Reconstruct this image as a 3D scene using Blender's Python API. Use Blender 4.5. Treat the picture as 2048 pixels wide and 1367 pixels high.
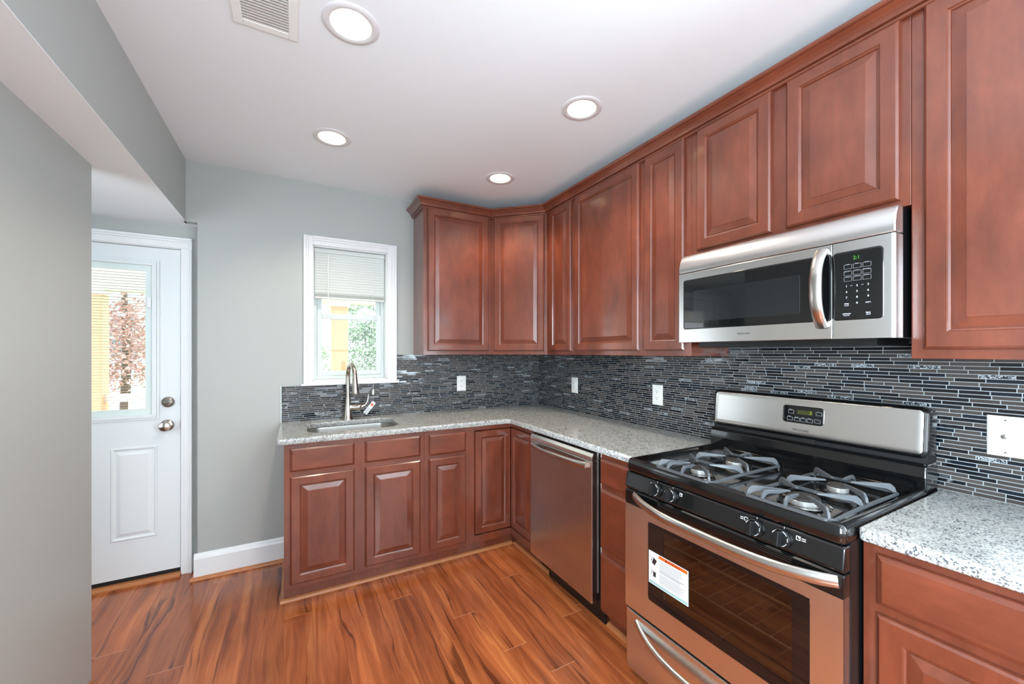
import bpy, bmesh, math, random
from mathutils import Vector, Matrix, Quaternion
sc = bpy.context.scene
for o in list(bpy.data.objects):
    bpy.data.objects.remove(o)
col = sc.collection
rnd = random.Random(7)
W, H = 2048, 1367

# ------------------------------------------------------------------ camera, world, light, exposure
F_PX, YAW, HORIZON, CX, CAM_H = 801.66, 0.5064, 703.76, 1033.94, 1.325
cd = bpy.data.cameras.new('camera')
cam = bpy.data.objects.new('camera', cd)
col.objects.link(cam)
cam.location = (0, 0, CAM_H)
cam.rotation_euler = (math.pi / 2, 0, -YAW)
cd.sensor_fit = 'HORIZONTAL'
cd.sensor_width = 36.0
cd.lens = F_PX / W * 36.0
cd.shift_x = (W / 2 - CX) / W
cd.shift_y = (HORIZON - H / 2) / W
cd.clip_start = 0.02
sc.camera = cam

wd = bpy.data.worlds.new('daylight')
sc.world = wd
wd.use_nodes = True
wn = wd.node_tree.nodes
wn['Background'].inputs['Color'].default_value = (0.86, 0.93, 1.0, 1)
wn['Background'].inputs['Strength'].default_value = 3.2

def sun(d, e, colr):
    l = bpy.data.lights.new('sun', 'SUN')
    l.energy = e
    l.angle = 0.01
    l.color = colr
    o = bpy.data.objects.new('sun', l)
    o.rotation_euler = Vector(d).to_track_quat('-Z', 'Y').to_euler()
    col.objects.link(o)
sun((-.55, -.12, -.8), 4.0, (1.0, 0.93, 0.84))

def area(name, loc, rot, sx, sy, power, colr):
    l = bpy.data.lights.new(name, 'AREA')
    l.shape = 'RECTANGLE'
    l.size, l.size_y = sx, sy
    l.energy = power
    l.color = colr
    o = bpy.data.objects.new(name, l)
    o.location = loc
    o.rotation_euler = rot
    col.objects.link(o)
    return o
# added fill lights in two invented, unseen windows behind the camera
area('added_rear_fill', (1.05, -1.76, 1.35), (math.radians(90), 0, 0), 1.1, 1.5, 8, (0.74, 0.89, 1.0))
area('added_rear_fill', (-0.25, -1.76, 1.35), (math.radians(90), 0, 0), 0.75, 1.5, 5, (0.74, 0.89, 1.0))
# added light for right cabinets and near ceiling, in an invented side window
area('added_side_fill', (-0.80, -0.75, 1.40), (0, math.radians(-90), 0), 1.45, 1.1, 90, (0.74, 0.89, 1.0))

area('added_right_fill', (1.94, -1.0, 1.40), (0, math.radians(90), 0), 1.45, 0.9, 54, (0.74, 0.89, 1.0))  # added light for the left wall, in an invented right-hand window
# added light to brighten the entry door, in an invented hall window
area('added_hall_fill', (-1.82, 1.50, 1.35), (0, math.radians(-90), 0), 1.2, 1.1, 6.5, (0.78, 0.91, 1.0))

sc.view_settings.view_transform = 'Standard'
sc.view_settings.look = 'None'
sc.view_settings.exposure = 0.7
sc.view_settings.gamma = 1.0
sc.view_settings.use_curve_mapping = False
sc.cycles.use_denoising = True
sc.cycles.max_bounces = 10
sc.cycles.diffuse_bounces = 6
sc.cycles.caustics_reflective = False
sc.cycles.caustics_refractive = False
sc.cycles.sample_clamp_indirect = 6.0
DOWNLIGHT_W = 4.0

# ------------------------------------------------------------------ materials
def lin(r, g, b):
    f = lambda c: (c / 255 / 12.92) if c / 255 <= 0.04045 else ((c / 255 + 0.055) / 1.055) ** 2.4
    return (f(r), f(g), f(b), 1)

class NT:
    def __init__(self, name):
        self.m = bpy.data.materials.new(name)
        self.m.use_nodes = True
        self.t = self.m.node_tree
        self.n = self.t.nodes
        self.b = self.n['Principled BSDF']
    def new(self, ty, **k):
        nd = self.n.new(ty)
        for a, v in k.items():
            if a.startswith('i_'):
                nd.inputs[a[2:].replace('_', ' ')].default_value = v
            else:
                setattr(nd, a, v)
        return nd
    def put(self, sock, v):
        if hasattr(v, 'is_output') or hasattr(v, 'links'):
            self.t.links.new(v, sock)
        else:
            sock.default_value = v
    def math(self, op, a, b=None, c=None):
        nd = self.new('ShaderNodeMath', operation=op)
        self.put(nd.inputs[0], a)
        if b is not None: self.put(nd.inputs[1], b)
        if c is not None: self.put(nd.inputs[2], c)
        return nd.outputs[0]
    def mix(self, f, a, b, mode='MIX'):
        nd = self.new('ShaderNodeMix', data_type='RGBA', blend_type=mode)
        self.put(nd.inputs[0], f); self.put(nd.inputs[6], a); self.put(nd.inputs[7], b)
        return nd.outputs[2]
    def pos(self, scale=(1, 1, 1), loc=(0, 0, 0)):
        g = self.new('ShaderNodeNewGeometry')
        mp = self.new('ShaderNodeMapping')
        mp.inputs['Scale'].default_value = scale
        mp.inputs['Location'].default_value = loc
        self.t.links.new(g.outputs['Position'], mp.inputs['Vector'])
        return mp.outputs[0]
    def sep(self, v):
        s = self.new('ShaderNodeSeparateXYZ')
        self.t.links.new(v, s.inputs[0])
        return s.outputs
    def comb(self, x, y, z):
        s = self.new('ShaderNodeCombineXYZ')
        self.put(s.inputs[0], x); self.put(s.inputs[1], y); self.put(s.inputs[2], z)
        return s.outputs[0]
    def noise(self, v, scale, detail=3, rough=0.5, dist=0.0):
        nd = self.new('ShaderNodeTexNoise')
        self.put(nd.inputs['Vector'], v)
        nd.inputs['Scale'].default_value = scale
        nd.inputs['Detail'].default_value = detail
        nd.inputs['Roughness'].default_value = rough
        nd.inputs['Distortion'].default_value = dist
        return nd.outputs['Fac']
    def ramp(self, f, stops, interp='LINEAR'):
        nd = self.new('ShaderNodeValToRGB')
        cr = nd.color_ramp
        cr.interpolation = interp
        while len(cr.elements) < len(stops): cr.elements.new(0.5)
        for e, (p, c) in zip(cr.elements, stops):
            e.position = p; e.color = c
        self.put(nd.inputs[0], f)
        return nd.outputs[0]
    def white(self, v):
        nd = self.new('ShaderNodeTexWhiteNoise', noise_dimensions='3D')
        self.put(nd.inputs['Vector'], v)
        return nd.outputs
    def bump(self, h, strength, dist=0.002):
        nd = self.new('ShaderNodeBump')
        nd.inputs['Strength'].default_value = strength
        nd.inputs['Distance'].default_value = dist
        self.put(nd.inputs['Height'], h)
        self.put(self.b.inputs['Normal'], nd.outputs[0])
        return nd.outputs[0]
    def set(self, **k):
        for a, v in k.items():
            self.put(self.b.inputs[a.replace('_', ' ')], v)
        return self

def plain(name, c, rough=0.5, metal=0.0, coat=0.0, noise=0.03, nscale=40, **k):
    t = NT(name)
    f = t.noise(t.pos(), nscale, 2)
    dark = tuple(x * (1 - noise) for x in c[:3]) + (1,)
    lite = tuple(min(1, x * (1 + noise)) for x in c[:3]) + (1,)
    t.set(Base_Color=t.mix(f, dark, lite), Roughness=rough, Metallic=metal)
    t.b.inputs['Coat Weight'].default_value = coat
    for a, v in k.items():
        t.b.inputs[a.replace('_', ' ')].default_value = v
    return t.m

def paint(name, c, rough=0.55, bump=0.04):
    t = NT(name)
    p = t.pos()
    t.set(Base_Color=c, Roughness=rough)
    t.bump(t.noise(p, 260, 2), bump, 0.001)
    return t.m

def cabinet_wood(name, grain):
    t = NT(name)
    s1 = {'v': (26, 26, 2.2), 'x': (2.2, 26, 26), 'y': (26, 2.2, 26)}[grain]
    g = t.noise(t.pos(s1), 3.0, 4, 0.6, 0.3)
    s2 = {'v': (1, 1, 0.45), 'x': (0.45, 1, 1), 'y': (1, 0.45, 1)}[grain]
    m = t.noise(t.pos(s2), 9, 5, 0.65, 0.2)
    base = t.ramp(m, [(0.25, lin(88, 40, 25)), (0.5, lin(109, 53, 34)), (0.75, lin(130, 66, 44))])
    dk = t.ramp(g, [(0.3, (0.84, 0.82, 0.80, 1)), (0.62, (1.05, 1.04, 1.03, 1))])
    t.set(Base_Color=t.mix(0.55, base, dk, 'MULTIPLY'), Roughness=0.33)
    t.b.inputs['Coat Weight'].default_value = 0.8
    t.b.inputs['Coat Roughness'].default_value = 0.13
    t.bump(g, 0.03, 0.0006)
    return t.m

def floor_mat():
    t = NT('floor_planks')
    x, y, z = t.sep(t.pos())
    PW, PL = 0.1218, 1.22
    u = t.math('DIVIDE', t.math('SUBTRACT', x, 0.0775), PW)
    ci = t.math('FLOOR', u)
    h1 = t.white(t.comb(ci, 3.3, 0.7))['Value']
    v = t.math('ADD', t.math('DIVIDE', y, PL), h1)
    ri = t.math('FLOOR', v)
    pid = t.white(t.comb(ci, ri, 5.1))
    hv = pid['Value']
    off = t.math('MULTIPLY', hv, 37.0)
    yo = t.math('ADD', t.math('MULTIPLY', y, 1.0), off)
    warp = t.noise(t.comb(t.math('MULTIPLY', x, 7), t.math('MULTIPLY', yo, 1.0), off), 1.0, 3, 0.55)
    gx = t.math('ADD', t.math('MULTIPLY', x, 30), t.math('MULTIPLY', warp, 5.0))
    g = t.noise(t.comb(gx, t.math('MULTIPLY', yo, 0.9), off), 0.8, 4, 0.6, 0.2)
    g2 = t.noise(t.comb(t.math('ADD', t.math('MULTIPLY', x, 260), t.math('MULTIPLY', warp, 22.0)), t.math('MULTIPLY', yo, 4.0), off), 1.0, 3, 0.6)
    g3 = t.noise(t.comb(t.math('MULTIPLY', x, 14), t.math('MULTIPLY', yo, 2.4), t.math('ADD', off, 4.0)), 1.0, 3, 0.5)
    c = t.ramp(g, [(0.25, lin(124, 64, 38)), (0.42, lin(156, 85, 48)), (0.55, lin(178, 101, 57)), (0.68, lin(196, 121, 70)), (0.85, lin(160, 89, 51))])
    c = t.mix(0.8, c, t.ramp(g3, [(0.3, (0.68, 0.62, 0.58, 1)), (0.62, (1.08, 1.08, 1.08, 1))]), 'MULTIPLY')
    c = t.mix(0.55, c, t.ramp(g2, [(0.3, (0.70, 0.64, 0.60, 1)), (0.6, (1.08, 1.06, 1.05, 1))]), 'MULTIPLY')
    s = t.noise(t.comb(t.math('MULTIPLY', gx, 1.3), t.math('MULTIPLY', yo, 1.1), t.math('ADD', off, 9.0)), 1.0, 4, 0.6, 0.4)
    streak = t.ramp(s, [(0.60, (0, 0, 0, 1)), (0.655, (1, 1, 1, 1))])
    c = t.mix(t.math('MULTIPLY', streak, 0.7), c, lin(62, 28, 18))
    tone = t.ramp(hv, [(0, (0.74, 0.72, 0.72, 1)), (1, (1.12, 1.12, 1.10, 1))])
    c = t.mix(1.0, c, tone, 'MULTIPLY')
    fu = t.math('ABSOLUTE', t.math('SUBTRACT', t.math('FRACT', u), 0.5))
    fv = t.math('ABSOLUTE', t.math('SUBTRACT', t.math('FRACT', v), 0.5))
    eu = t.math('GREATER_THAN', fu, 0.5 - 0.0011 / PW)
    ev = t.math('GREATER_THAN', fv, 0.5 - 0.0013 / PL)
    c = t.mix(t.math('MULTIPLY', eu, 0.45), c, lin(96, 46, 26))
    c = t.mix(t.math('MULTIPLY', ev, 0.75), c, lin(206, 150, 118))  # pale end joints: bevel reflection painted into the color
    t.set(Base_Color=c, Roughness=0.18)
    t.b.inputs['Specular IOR Level'].default_value = 0.55
    t.bump(t.math('SUBTRACT', t.math('MULTIPLY', g2, 0.15), t.math('MAXIMUM', eu, ev)), 0.12, 0.001)
    return t.m

def granite():
    t = NT('granite')
    p = t.pos()
    wob = t.new('ShaderNodeTexNoise')
    wob.inputs['Scale'].default_value = 130
    t.t.links.new(p, wob.inputs['Vector'])
    va = t.new('ShaderNodeVectorMath', operation='MULTIPLY_ADD')
    t.t.links.new(wob.outputs['Color'], va.inputs[0])
    va.inputs[1].default_value = (0.006, 0.006, 0.006)
    t.t.links.new(p, va.inputs[2])
    vo = t.new('ShaderNodeTexVoronoi')
    vo.inputs['Scale'].default_value = 290
    t.t.links.new(va.outputs[0], vo.inputs['Vector'])
    r = t.sep(vo.outputs['Color'])[0]
    cl = t.noise(p, 45, 3)
    r2 = t.math('ADD', r, t.math('MULTIPLY', t.math('SUBTRACT', cl, 0.5), 0.8))
    c = t.ramp(r2, [(0.0, lin(78, 83, 87)), (0.12, lin(96, 101, 104)), (0.22, lin(140, 144, 146)), (0.38, lin(160, 162, 160)), (0.55, lin(176, 178, 175)), (1.0, lin(193, 195, 192))])
    t.set(Base_Color=c, Roughness=0.16)
    return t.m

def tiles(name, axis):
    t = NT(name)
    x, y, z = t.sep(t.pos())
    a = x if axis == 'x' else y
    RP = 0.01262
    rv = t.math('DIVIDE', t.math('SUBTRACT', z, 0.877), RP)
    ri = t.math('FLOOR', rv)
    rf = t.math('FRACT', rv)
    h = t.white(t.comb(ri, 1.7, 9.2 if axis == 'x' else 4.4))['Value']
    w = t.math('ADD', t.math('DIVIDE', a, 0.073), t.math('MULTIPLY', h, 91.0))
    vo = t.new('ShaderNodeTexVoronoi', voronoi_dimensions='1D', feature='DISTANCE_TO_EDGE')
    vo.inputs['Scale'].default_value = 1.0
    vo.inputs['Randomness'].default_value = 0.75
    t.put(vo.inputs['W'], w)
    vc = t.new('ShaderNodeTexVoronoi', voronoi_dimensions='1D', feature='F1')
    vc.inputs['Scale'].default_value = 1.0
    vc.inputs['Randomness'].default_value = 0.75
    t.put(vc.inputs['W'], w)
    cid = t.white(t.comb(vc.outputs['W'], ri, 2.0))
    k = cid['Value']
    gz = t.math('GREATER_THAN', t.math('ABSOLUTE', t.math('SUBTRACT', rf, 0.5)), 0.5 - 0.0010 / RP)
    ga = t.math('LESS_THAN', vo.outputs['Distance'], 0.0011 / 0.073)
    grout = t.math('MAXIMUM', gz, ga)
    isglass = t.math('GREATER_THAN', k, 0.46)
    isfancy = t.math('GREATER_THAN', k, 0.955)
    k2 = t.sep(cid['Color'])[1]
    stone = t.ramp(k2, [(0, lin(56, 50, 47)), (0.5, lin(67, 61, 58)), (1, lin(79, 73, 69))])
    stone = t.mix(0.25, stone, t.ramp(t.noise(t.pos(), 300, 2), [(0.3, (0.6, 0.6, 0.6, 1)), (0.7, (1.2, 1.2, 1.2, 1))]), 'MULTIPLY')
    glass = t.ramp(k2, [(0, lin(8, 9, 12)), (0.45, lin(12, 15, 21)), (0.8, lin(20, 28, 38)), (1, lin(14, 15, 17))])
    sw = t.noise(t.pos((1, 1, 1.6)), 75, 1, 0.4, 2.0)
    fancy = t.ramp(sw, [(0.45, lin(14, 15, 19)), (0.48, lin(200, 208, 214)), (0.53, lin(200, 208, 214)), (0.56, lin(18, 20, 25))])
    c = t.mix(isglass, stone, glass)
    c = t.mix(isfancy, c, fancy)
    c = t.mix(grout, c, lin(156, 163, 167))
    ro = t.math('SUBTRACT', 0.42, t.math('MULTIPLY', isglass, 0.33))
    ro = t.math('ADD', ro, t.math('MULTIPLY', grout, 0.5))
    t.set(Base_Color=c, Roughness=ro)
    t.set(Specular_IOR_Level=t.math('ADD', 0.25, t.math('MULTIPLY', isglass, 0.35)))
    bp = t.new('ShaderNodeBump')
    bp.inputs['Strength'].default_value = 0.5
    bp.inputs['Distance'].default_value = 0.0015
    t.put(bp.inputs['Height'], t.math('SUBTRACT', 1.0, grout))
    # every tile sits at its own slight tilt
    sub = t.new('ShaderNodeVectorMath', operation='SUBTRACT')
    t.t.links.new(cid['Color'], sub.inputs[0]); sub.inputs[1].default_value = (0.5, 0.5, 0.5)
    ma = t.new('ShaderNodeVectorMath', operation='MULTIPLY_ADD')
    t.t.links.new(sub.outputs[0], ma.inputs[0]); ma.inputs[1].default_value = (0.07, 0.07, 0.07)
    t.t.links.new(bp.outputs[0], ma.inputs[2])
    no = t.new('ShaderNodeVectorMath', operation='NORMALIZE')
    t.t.links.new(ma.outputs[0], no.inputs[0])
    t.put(t.b.inputs['Normal'], no.outputs[0])
    return t.m

def steel(name, c, rough, brush):
    t = NT(name)
    s = {'x': (1.5, 300, 300), 'y': (300, 1.5, 300), 'z': (300, 300, 1.5)}[brush]
    n = t.noise(t.pos(s), 3.0, 3, 0.6)
    t.set(Base_Color=c, Metallic=1.0, Roughness=t.math('ADD', rough - 0.03, t.math('MULTIPLY', n, 0.06)))
    t.bump(n, 0.006, 0.0003)
    return t.m

def window_glass(name, tint=(1, 1, 1, 1), refl=1.0):
    t = NT(name)
    t.n.remove(t.b)
    tr = t.new('ShaderNodeBsdfTransparent'); tr.inputs[0].default_value = tint
    gl = t.new('ShaderNodeBsdfGlossy'); gl.inputs['Roughness'].default_value = 0.02
    fr = t.new('ShaderNodeFresnel'); fr.inputs[0].default_value = 1.5
    mx = t.new('ShaderNodeMixShader')
    ge = t.new('ShaderNodeNewGeometry')
    t.put(mx.inputs[0], t.math('MULTIPLY', t.math('MULTIPLY', fr.outputs[0], refl), t.math('SUBTRACT', 1.0, ge.outputs['Backfacing'])))
    t.t.links.new(tr.outputs[0], mx.inputs[1]); t.t.links.new(gl.outputs[0], mx.inputs[2])
    t.t.links.new(mx.outputs[0], t.n['Material Output'].inputs[0])
    return t.m

def emit(name, c, s):
    t = NT(name)
    t.set(Base_Color=(0, 0, 0, 1))
    t.b.inputs['Emission Color'].default_value = c
    t.b.inputs['Emission Strength'].default_value = s
    return t.m

def leaf(name, c1, c2):
    t = NT(name)
    t.set(Base_Color=t.mix(t.noise(t.pos(), 6, 3), c1, c2), Roughness=0.6)
    return t.m

M = {}
M['wall'] = paint('grey_wall_paint', lin(169, 173, 170), 0.42)
M['ceil'] = paint('ceiling_paint', lin(240, 246, 250), 0.75)
M['soffit'] = M['ceil']
M['white'] = plain('white_trim_paint', lin(228, 231, 232), 0.3, noise=0.01)
M['doorwhite'] = plain('door_paint', lin(220, 226, 228), 0.35, noise=0.01)
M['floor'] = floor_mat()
M['wood'] = cabinet_wood('cabinet_wood', 'v')
M['woodx'] = cabinet_wood('cabinet_wood_across', 'x')
M['woody'] = cabinet_wood('cabinet_wood_along', 'y')
M['shoe'] = plain('shoe_mould_wood', lin(176, 112, 68), 0.35, noise=0.2, nscale=25)
M['granite'] = granite()
M['tile_x'] = tiles('mosaic_tile', 'x')
M['tile_y'] = tiles('mosaic_tile_side', 'y')
M['steel'] = steel('brushed_steel', (0.80, 0.80, 0.79, 1), 0.24, 'y')
M['steelz'] = steel('brushed_steel_vertical', (0.64, 0.62, 0.60, 1), 0.26, 'z')
M['sinksteel'] = steel('sink_steel', (0.55, 0.53, 0.50, 1), 0.3, 'x')
M['handle'] = plain('satin_metal', (0.62, 0.60, 0.57, 1), 0.22, 1.0)
M['nickel'] = plain('brushed_nickel', (0.46, 0.42, 0.37, 1), 0.22, 1.0)
M['black'] = plain('black_enamel', lin(13, 14, 15), 0.10, coat=0.6)
M['blackp'] = plain('black_plastic', lin(17, 18, 19), 0.3)
M['dark'] = plain('dark_gap', lin(12, 11, 11), 0.7)
M['blackglass'] = plain('black_glass', lin(10, 12, 13), 0.04, coat=0.5)
M['mesh'] = plain('window_mesh', lin(20, 23, 25), 0.2, coat=0.6)
M['grate'] = plain('grey_cast_iron', lin(82, 86, 90), 0.4, noise=0.06, nscale=300, coat=0.15)
M['burnercap'] = plain('burner_cap', lin(44, 41, 39), 0.55, noise=0.1)
M['alum'] = plain('burner_ring', (0.74, 0.73, 0.70, 1), 0.38, 0.75)
M['ovenglass'] = window_glass('oven_window', (0.50, 0.42, 0.35, 1), 3.0)
M['ovenin'] = plain('oven_lining', lin(72, 48, 36), 0.6)
M['rack'] = plain('rack_wire', (0.85, 0.80, 0.72, 1), 0.35, 0.3)
M['plate'] = plain('white_plastic', lin(240, 241, 238), 0.3, noise=0.01)
M['slot'] = plain('socket_slot', lin(96, 96, 94), 0.6)
M['glass'] = window_glass('window_glass')
M['vinyl'] = plain('window_vinyl', lin(204, 214, 213), 0.35, noise=0.01)
M['blind'] = plain('blind_vinyl', lin(208, 214, 211), 0.45, noise=0.02)
M['spacer'] = plain('glass_spacer', lin(222, 234, 230), 0.5, noise=0.02)
M['print'] = plain('white_print', lin(214, 218, 222), 0.5)
M['inkl'] = plain('light_print', lin(160, 164, 168), 0.5)
M['ink'] = plain('dark_ink', lin(40, 38, 40), 0.5)
M['inkg'] = plain('grey_ink', lin(120, 124, 130), 0.5)
M['orange'] = plain('orange_ink', lin(242, 98, 28), 0.5)
M['teal'] = plain('teal_ink', lin(150, 188, 190), 0.5)
M['paper'] = plain('label_paper', lin(232, 238, 240), 0.5, noise=0.01)
M['green'] = emit('green_display', lin(90, 220, 40), 0.55)
M['lcd'] = plain('display_glass', lin(58, 62, 30), 0.2)
M['amber'] = emit('display_digit', lin(170, 200, 40), 0.5)
M['lamp'] = emit('lamp_lens', lin(255, 246, 232), 6.0)
M['lampcone'] = plain('lamp_baffle', lin(248, 238, 218), 0.4, noise=0.01)
M['lamptrim'] = plain('lamp_trim', lin(222, 222, 224), 0.4, noise=0.01)
M['peach'] = plain('porch_paint', lin(236, 188, 148), 0.7, noise=0.05, nscale=12)
M['porchwhite'] = plain('porch_ceiling_paint', lin(236, 232, 224), 0.7, noise=0.02)
M['deck'] = plain('porch_concrete', lin(190, 188, 182), 0.8, noise=0.08)
M['lawn'] = plain('lawn_green', lin(120, 140, 92), 0.9, noise=0.25, nscale=3)
M['leaf'] = leaf('leaf_green', lin(112, 142, 112), lin(164, 188, 152))
M['leafred'] = leaf('leaf_red', lin(150, 104, 98), lin(196, 160, 148))
M['bark'] = plain('bark', lin(96, 80, 68), 0.9, noise=0.2)
M['siding'] = plain('house_siding', lin(186, 202, 214), 0.7, noise=0.04)
M['roof'] = plain('house_roof', lin(110, 116, 124), 0.8, noise=0.1)

# ------------------------------------------------------------------ mesh helpers
BASE = {}
class MB:
    def __init__(s):
        s.v = []; s.f = []
    def box(s, x0, x1, y0, y1, z0, z1):
        x0, x1 = min(x0, x1), max(x0, x1); y0, y1 = min(y0, y1), max(y0, y1); z0, z1 = min(z0, z1), max(z0, z1)
        b = len(s.v)
        s.v += [(x0, y0, z0), (x1, y0, z0), (x1, y1, z0), (x0, y1, z0), (x0, y0, z1), (x1, y0, z1), (x1, y1, z1), (x0, y1, z1)]
        s.f += [tuple(b + i for i in q) for q in ((0, 3, 2, 1), (4, 5, 6, 7), (0, 1, 5, 4), (1, 2, 6, 5), (2, 3, 7, 6), (3, 0, 4, 7))]
        return s
    def prism(s, poly, z0, z1):
        b = len(s.v); n = len(poly)
        s.v += [(p[0], p[1], z0) for p in poly] + [(p[0], p[1], z1) for p in poly]
        s.f.append(tuple(b + i for i in reversed(range(n)))); s.f.append(tuple(b + n + i for i in range(n)))
        for i in range(n):
            j = (i + 1) % n
            s.f.append((b + i, b + j, b + n + j, b + n + i))
        return s
    def loft(s, rings, cap0=True, cap1=True, closed=True):
        b = len(s.v); n = len(rings[0])
        for r in rings: s.v += [tuple(p) for p in r]
        for k in range(len(rings) - 1):
            for i in range(n if closed else n - 1):
                j = (i + 1) % n
                s.f.append((b + k * n + i, b + k * n + j, b + (k + 1) * n + j, b + (k + 1) * n + i))
        if cap0: s.f.append(tuple(b + i for i in reversed(range(n))))
        if cap1: s.f.append(tuple(b + (len(rings) - 1) * n + i for i in range(n)))
        return s
    def rect_rings(s, O, U, V, N, w, h, prof, cap0=True, cap1=True):
        """nested rectangles: prof = [(inset, height along N)...]"""
        O, U, V, N = Vector(O), Vector(U), Vector(V), Vector(N)
        R = []
        for p in prof:
            i, t = p[0], p[1]
            R.append([O + U * i + V * i + N * t, O + U * (w - i) + V * i + N * t, O + U * (w - i) + V * (h - i) + N * t, O + U * i + V * (h - i) + N * t])
        return s.loft(R, cap0, cap1)
    def round_rings(s, O, U, V, N, w, h, rad, prof, n=6, cap0=True, cap1=True):
        """nested rounded rectangles"""
        O, U, V, N = Vector(O), Vector(U), Vector(V), Vector(N)
        R = []
        for i, t in prof:
            r = max(rad - i, 0.0005)
            ring = []
            for cx, cy, a0 in ((w - i - r, i + r, -90), (w - i - r, h - i - r, 0), (i + r, h - i - r, 90), (i + r, i + r, 180)):
                for k in range(n + 1):
                    a = math.radians(a0 + 90 * k / n)
                    ring.append(O + U * (cx + r * math.cos(a)) + V * (cy + r * math.sin(a)) + N * t)
            R.append(ring)
        return s.loft(R, cap0, cap1)
    def lathe(s, C, A, prof, n=32, cap0=True, cap1=True):
        """prof = [(radius, height along A)]"""
        C, A = Vector(C), Vector(A).normalized()
        X = A.orthogonal().normalized(); Y = A.cross(X)
        R = []
        for r, t in prof:
            R.append([C + A * t + (X * math.cos(2 * math.pi * k / n) + Y * math.sin(2 * math.pi * k / n)) * r for k in range(n)])
        return s.loft(R, cap0, cap1)
    def cyl(s, p0, p1, r0, r1=None, n=20):
        p0, p1 = Vector(p0), Vector(p1)
        r1 = r0 if r1 is None else r1
        return s.lathe(p0, p1 - p0, [(r0, 0), (r1, (p1 - p0).length)], n)
    def tube(s, path, r, n=12, flat=None, up=(0, 0, 1)):
        """round (or flattened: flat=(a,b) half axes) tube along a path with carried frame"""
        P = [Vector(p) for p in path]
        R = []
        prev = None
        for i, p in enumerate(P):
            d = (P[min(i + 1, len(P) - 1)] - P[max(i - 1, 0)]).normalized()
            if prev is None:
                u = Vector(up)
                X = (u - d * u.dot(d))
                X = X.normalized() if X.length > 1e-4 else d.orthogonal().normalized()
            else:
                X = (prev - d * prev.dot(d)).normalized()
            prev = X
            Y = d.cross(X)
            rr = r[i] if isinstance(r, (list, tuple)) and not flat else r
            a, b = (flat[0], flat[1]) if flat else (rr, rr)
            R.append([p + X * a * math.cos(2 * math.pi * k / n) + Y * b * math.sin(2 * math.pi * k / n) for k in range(n)])
        return s.loft(R)
    def bar(s, path, hw, hh, up=(0, 0, 1)):
        """rectangular bar, half width hw (sideways), half height hh (along up)"""
        P = [Vector(p) for p in path]; R = []
        for i, p in enumerate(P):
            d = (P[min(i + 1, len(P) - 1)] - P[max(i - 1, 0)]).normalized()
            u = Vector(up); X = (u - d * u.dot(d)).normalized(); Y = d.cross(X)
            a = hh[i] if isinstance(hh, (list, tuple)) else hh
            R.append([p + Y * hw + X * a, p - Y * hw + X * a, p - Y * hw - X * a, p + Y * hw - X * a])
        return s.loft(R)
    def build(s, name, mat, parent=None, smooth=None, bevel=0.0, base=None, seg=2):
        bs = Vector(base) if base is not None else (BASE[parent.name] if parent is not None else Vector((0, 0, 0)))
        me = bpy.data.meshes.new(name)
        me.from_pydata([tuple(Vector(p) - bs) for p in s.v], [], s.f)
        bm = bmesh.new(); bm.from_mesh(me)
        bmesh.ops.recalc_face_normals(bm, faces=bm.faces)
        bm.to_mesh(me); bm.free()
        if smooth is not None:
            me.polygons.foreach_set('use_smooth', [True] * len(me.polygons))
            me.set_sharp_from_angle(angle=math.radians(smooth))
        return link(name, me, mat, parent, bs, bevel, seg)

def link(name, me, mat, parent, bs, bevel=0.0, seg=2):
    o = bpy.data.objects.new(name, me)
    col.objects.link(o)
    if mat is not None and not me.materials: me.materials.append(mat)
    BASE[o.name] = Vector(bs)
    if parent is not None: o.parent = parent
    else: o.location = bs
    if bevel:
        m = o.modifiers.new('edge', 'BEVEL')
        m.width = bevel; m.segments = seg; m.limit_method = 'ANGLE'; m.angle_limit = math.radians(40)
        m.harden_normals = False
    return o

def tag(o, label, cat, group=None, kind=None):
    o['label'] = label; o['category'] = cat
    if group: o['group'] = group
    if kind: o['kind'] = kind
    return o
def thing(name, label, cat, base, group=None):
    o = bpy.data.objects.new(name, None)
    o.empty_display_size = 0.05
    col.objects.link(o); o.location = base; BASE[o.name] = Vector(base)
    return tag(o, label, cat, group)
def struct(name, base=(0, 0, 0), label=None):
    o = bpy.data.objects.new(name, None)
    o.empty_display_size = 0.05
    col.objects.link(o); o.location = base; BASE[o.name] = Vector(base); o['kind'] = 'structure'
    if label: o['label'] = label
    return o
def st(o, label=None):
    o['kind'] = 'structure'
    if label: o['label'] = label
    return o

def text_mesh(txt, size):
    cu = bpy.data.curves.new('t', 'FONT'); cu.body = txt; cu.size = size; cu.align_x = 'CENTER'; cu.align_y = 'CENTER'; cu.extrude = 0.0002
    o = bpy.data.objects.new('t', cu); col.objects.link(o)
    dg = bpy.context.evaluated_depsgraph_get(); dg.update()
    me = bpy.data.meshes.new_from_object(o.evaluated_get(dg))
    bpy.data.objects.remove(o); bpy.data.curves.remove(cu)
    return me
def add_text(mb, txt, size, C, U, V, N, stretch=1.0):
    """letters merged into mb, centred at C"""
    me = text_mesh(txt, size)
    C, U, V, N = Vector(C), Vector(U), Vector(V), Vector(N)
    b = len(mb.v)
    for v in me.vertices:
        mb.v.append(tuple(C + U * v.co.x * stretch + V * v.co.y + N * (v.co.z + 0.0002)))
    for p in me.polygons: mb.f.append(tuple(b + i for i in p.vertices))
    bpy.data.meshes.remove(me)
def quad(mb, C, U, V, N, w, h, t=0.0003):
    C, U, V, N = Vector(C), Vector(U), Vector(V), Vector(N)
    mb.loft([[C - U * w / 2 - V * h / 2 + N * k, C + U * w / 2 - V * h / 2 + N * k, C + U * w / 2 + V * h / 2 + N * k, C - U * w / 2 + V * h / 2 + N * k] for k in (0, t)])
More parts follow.
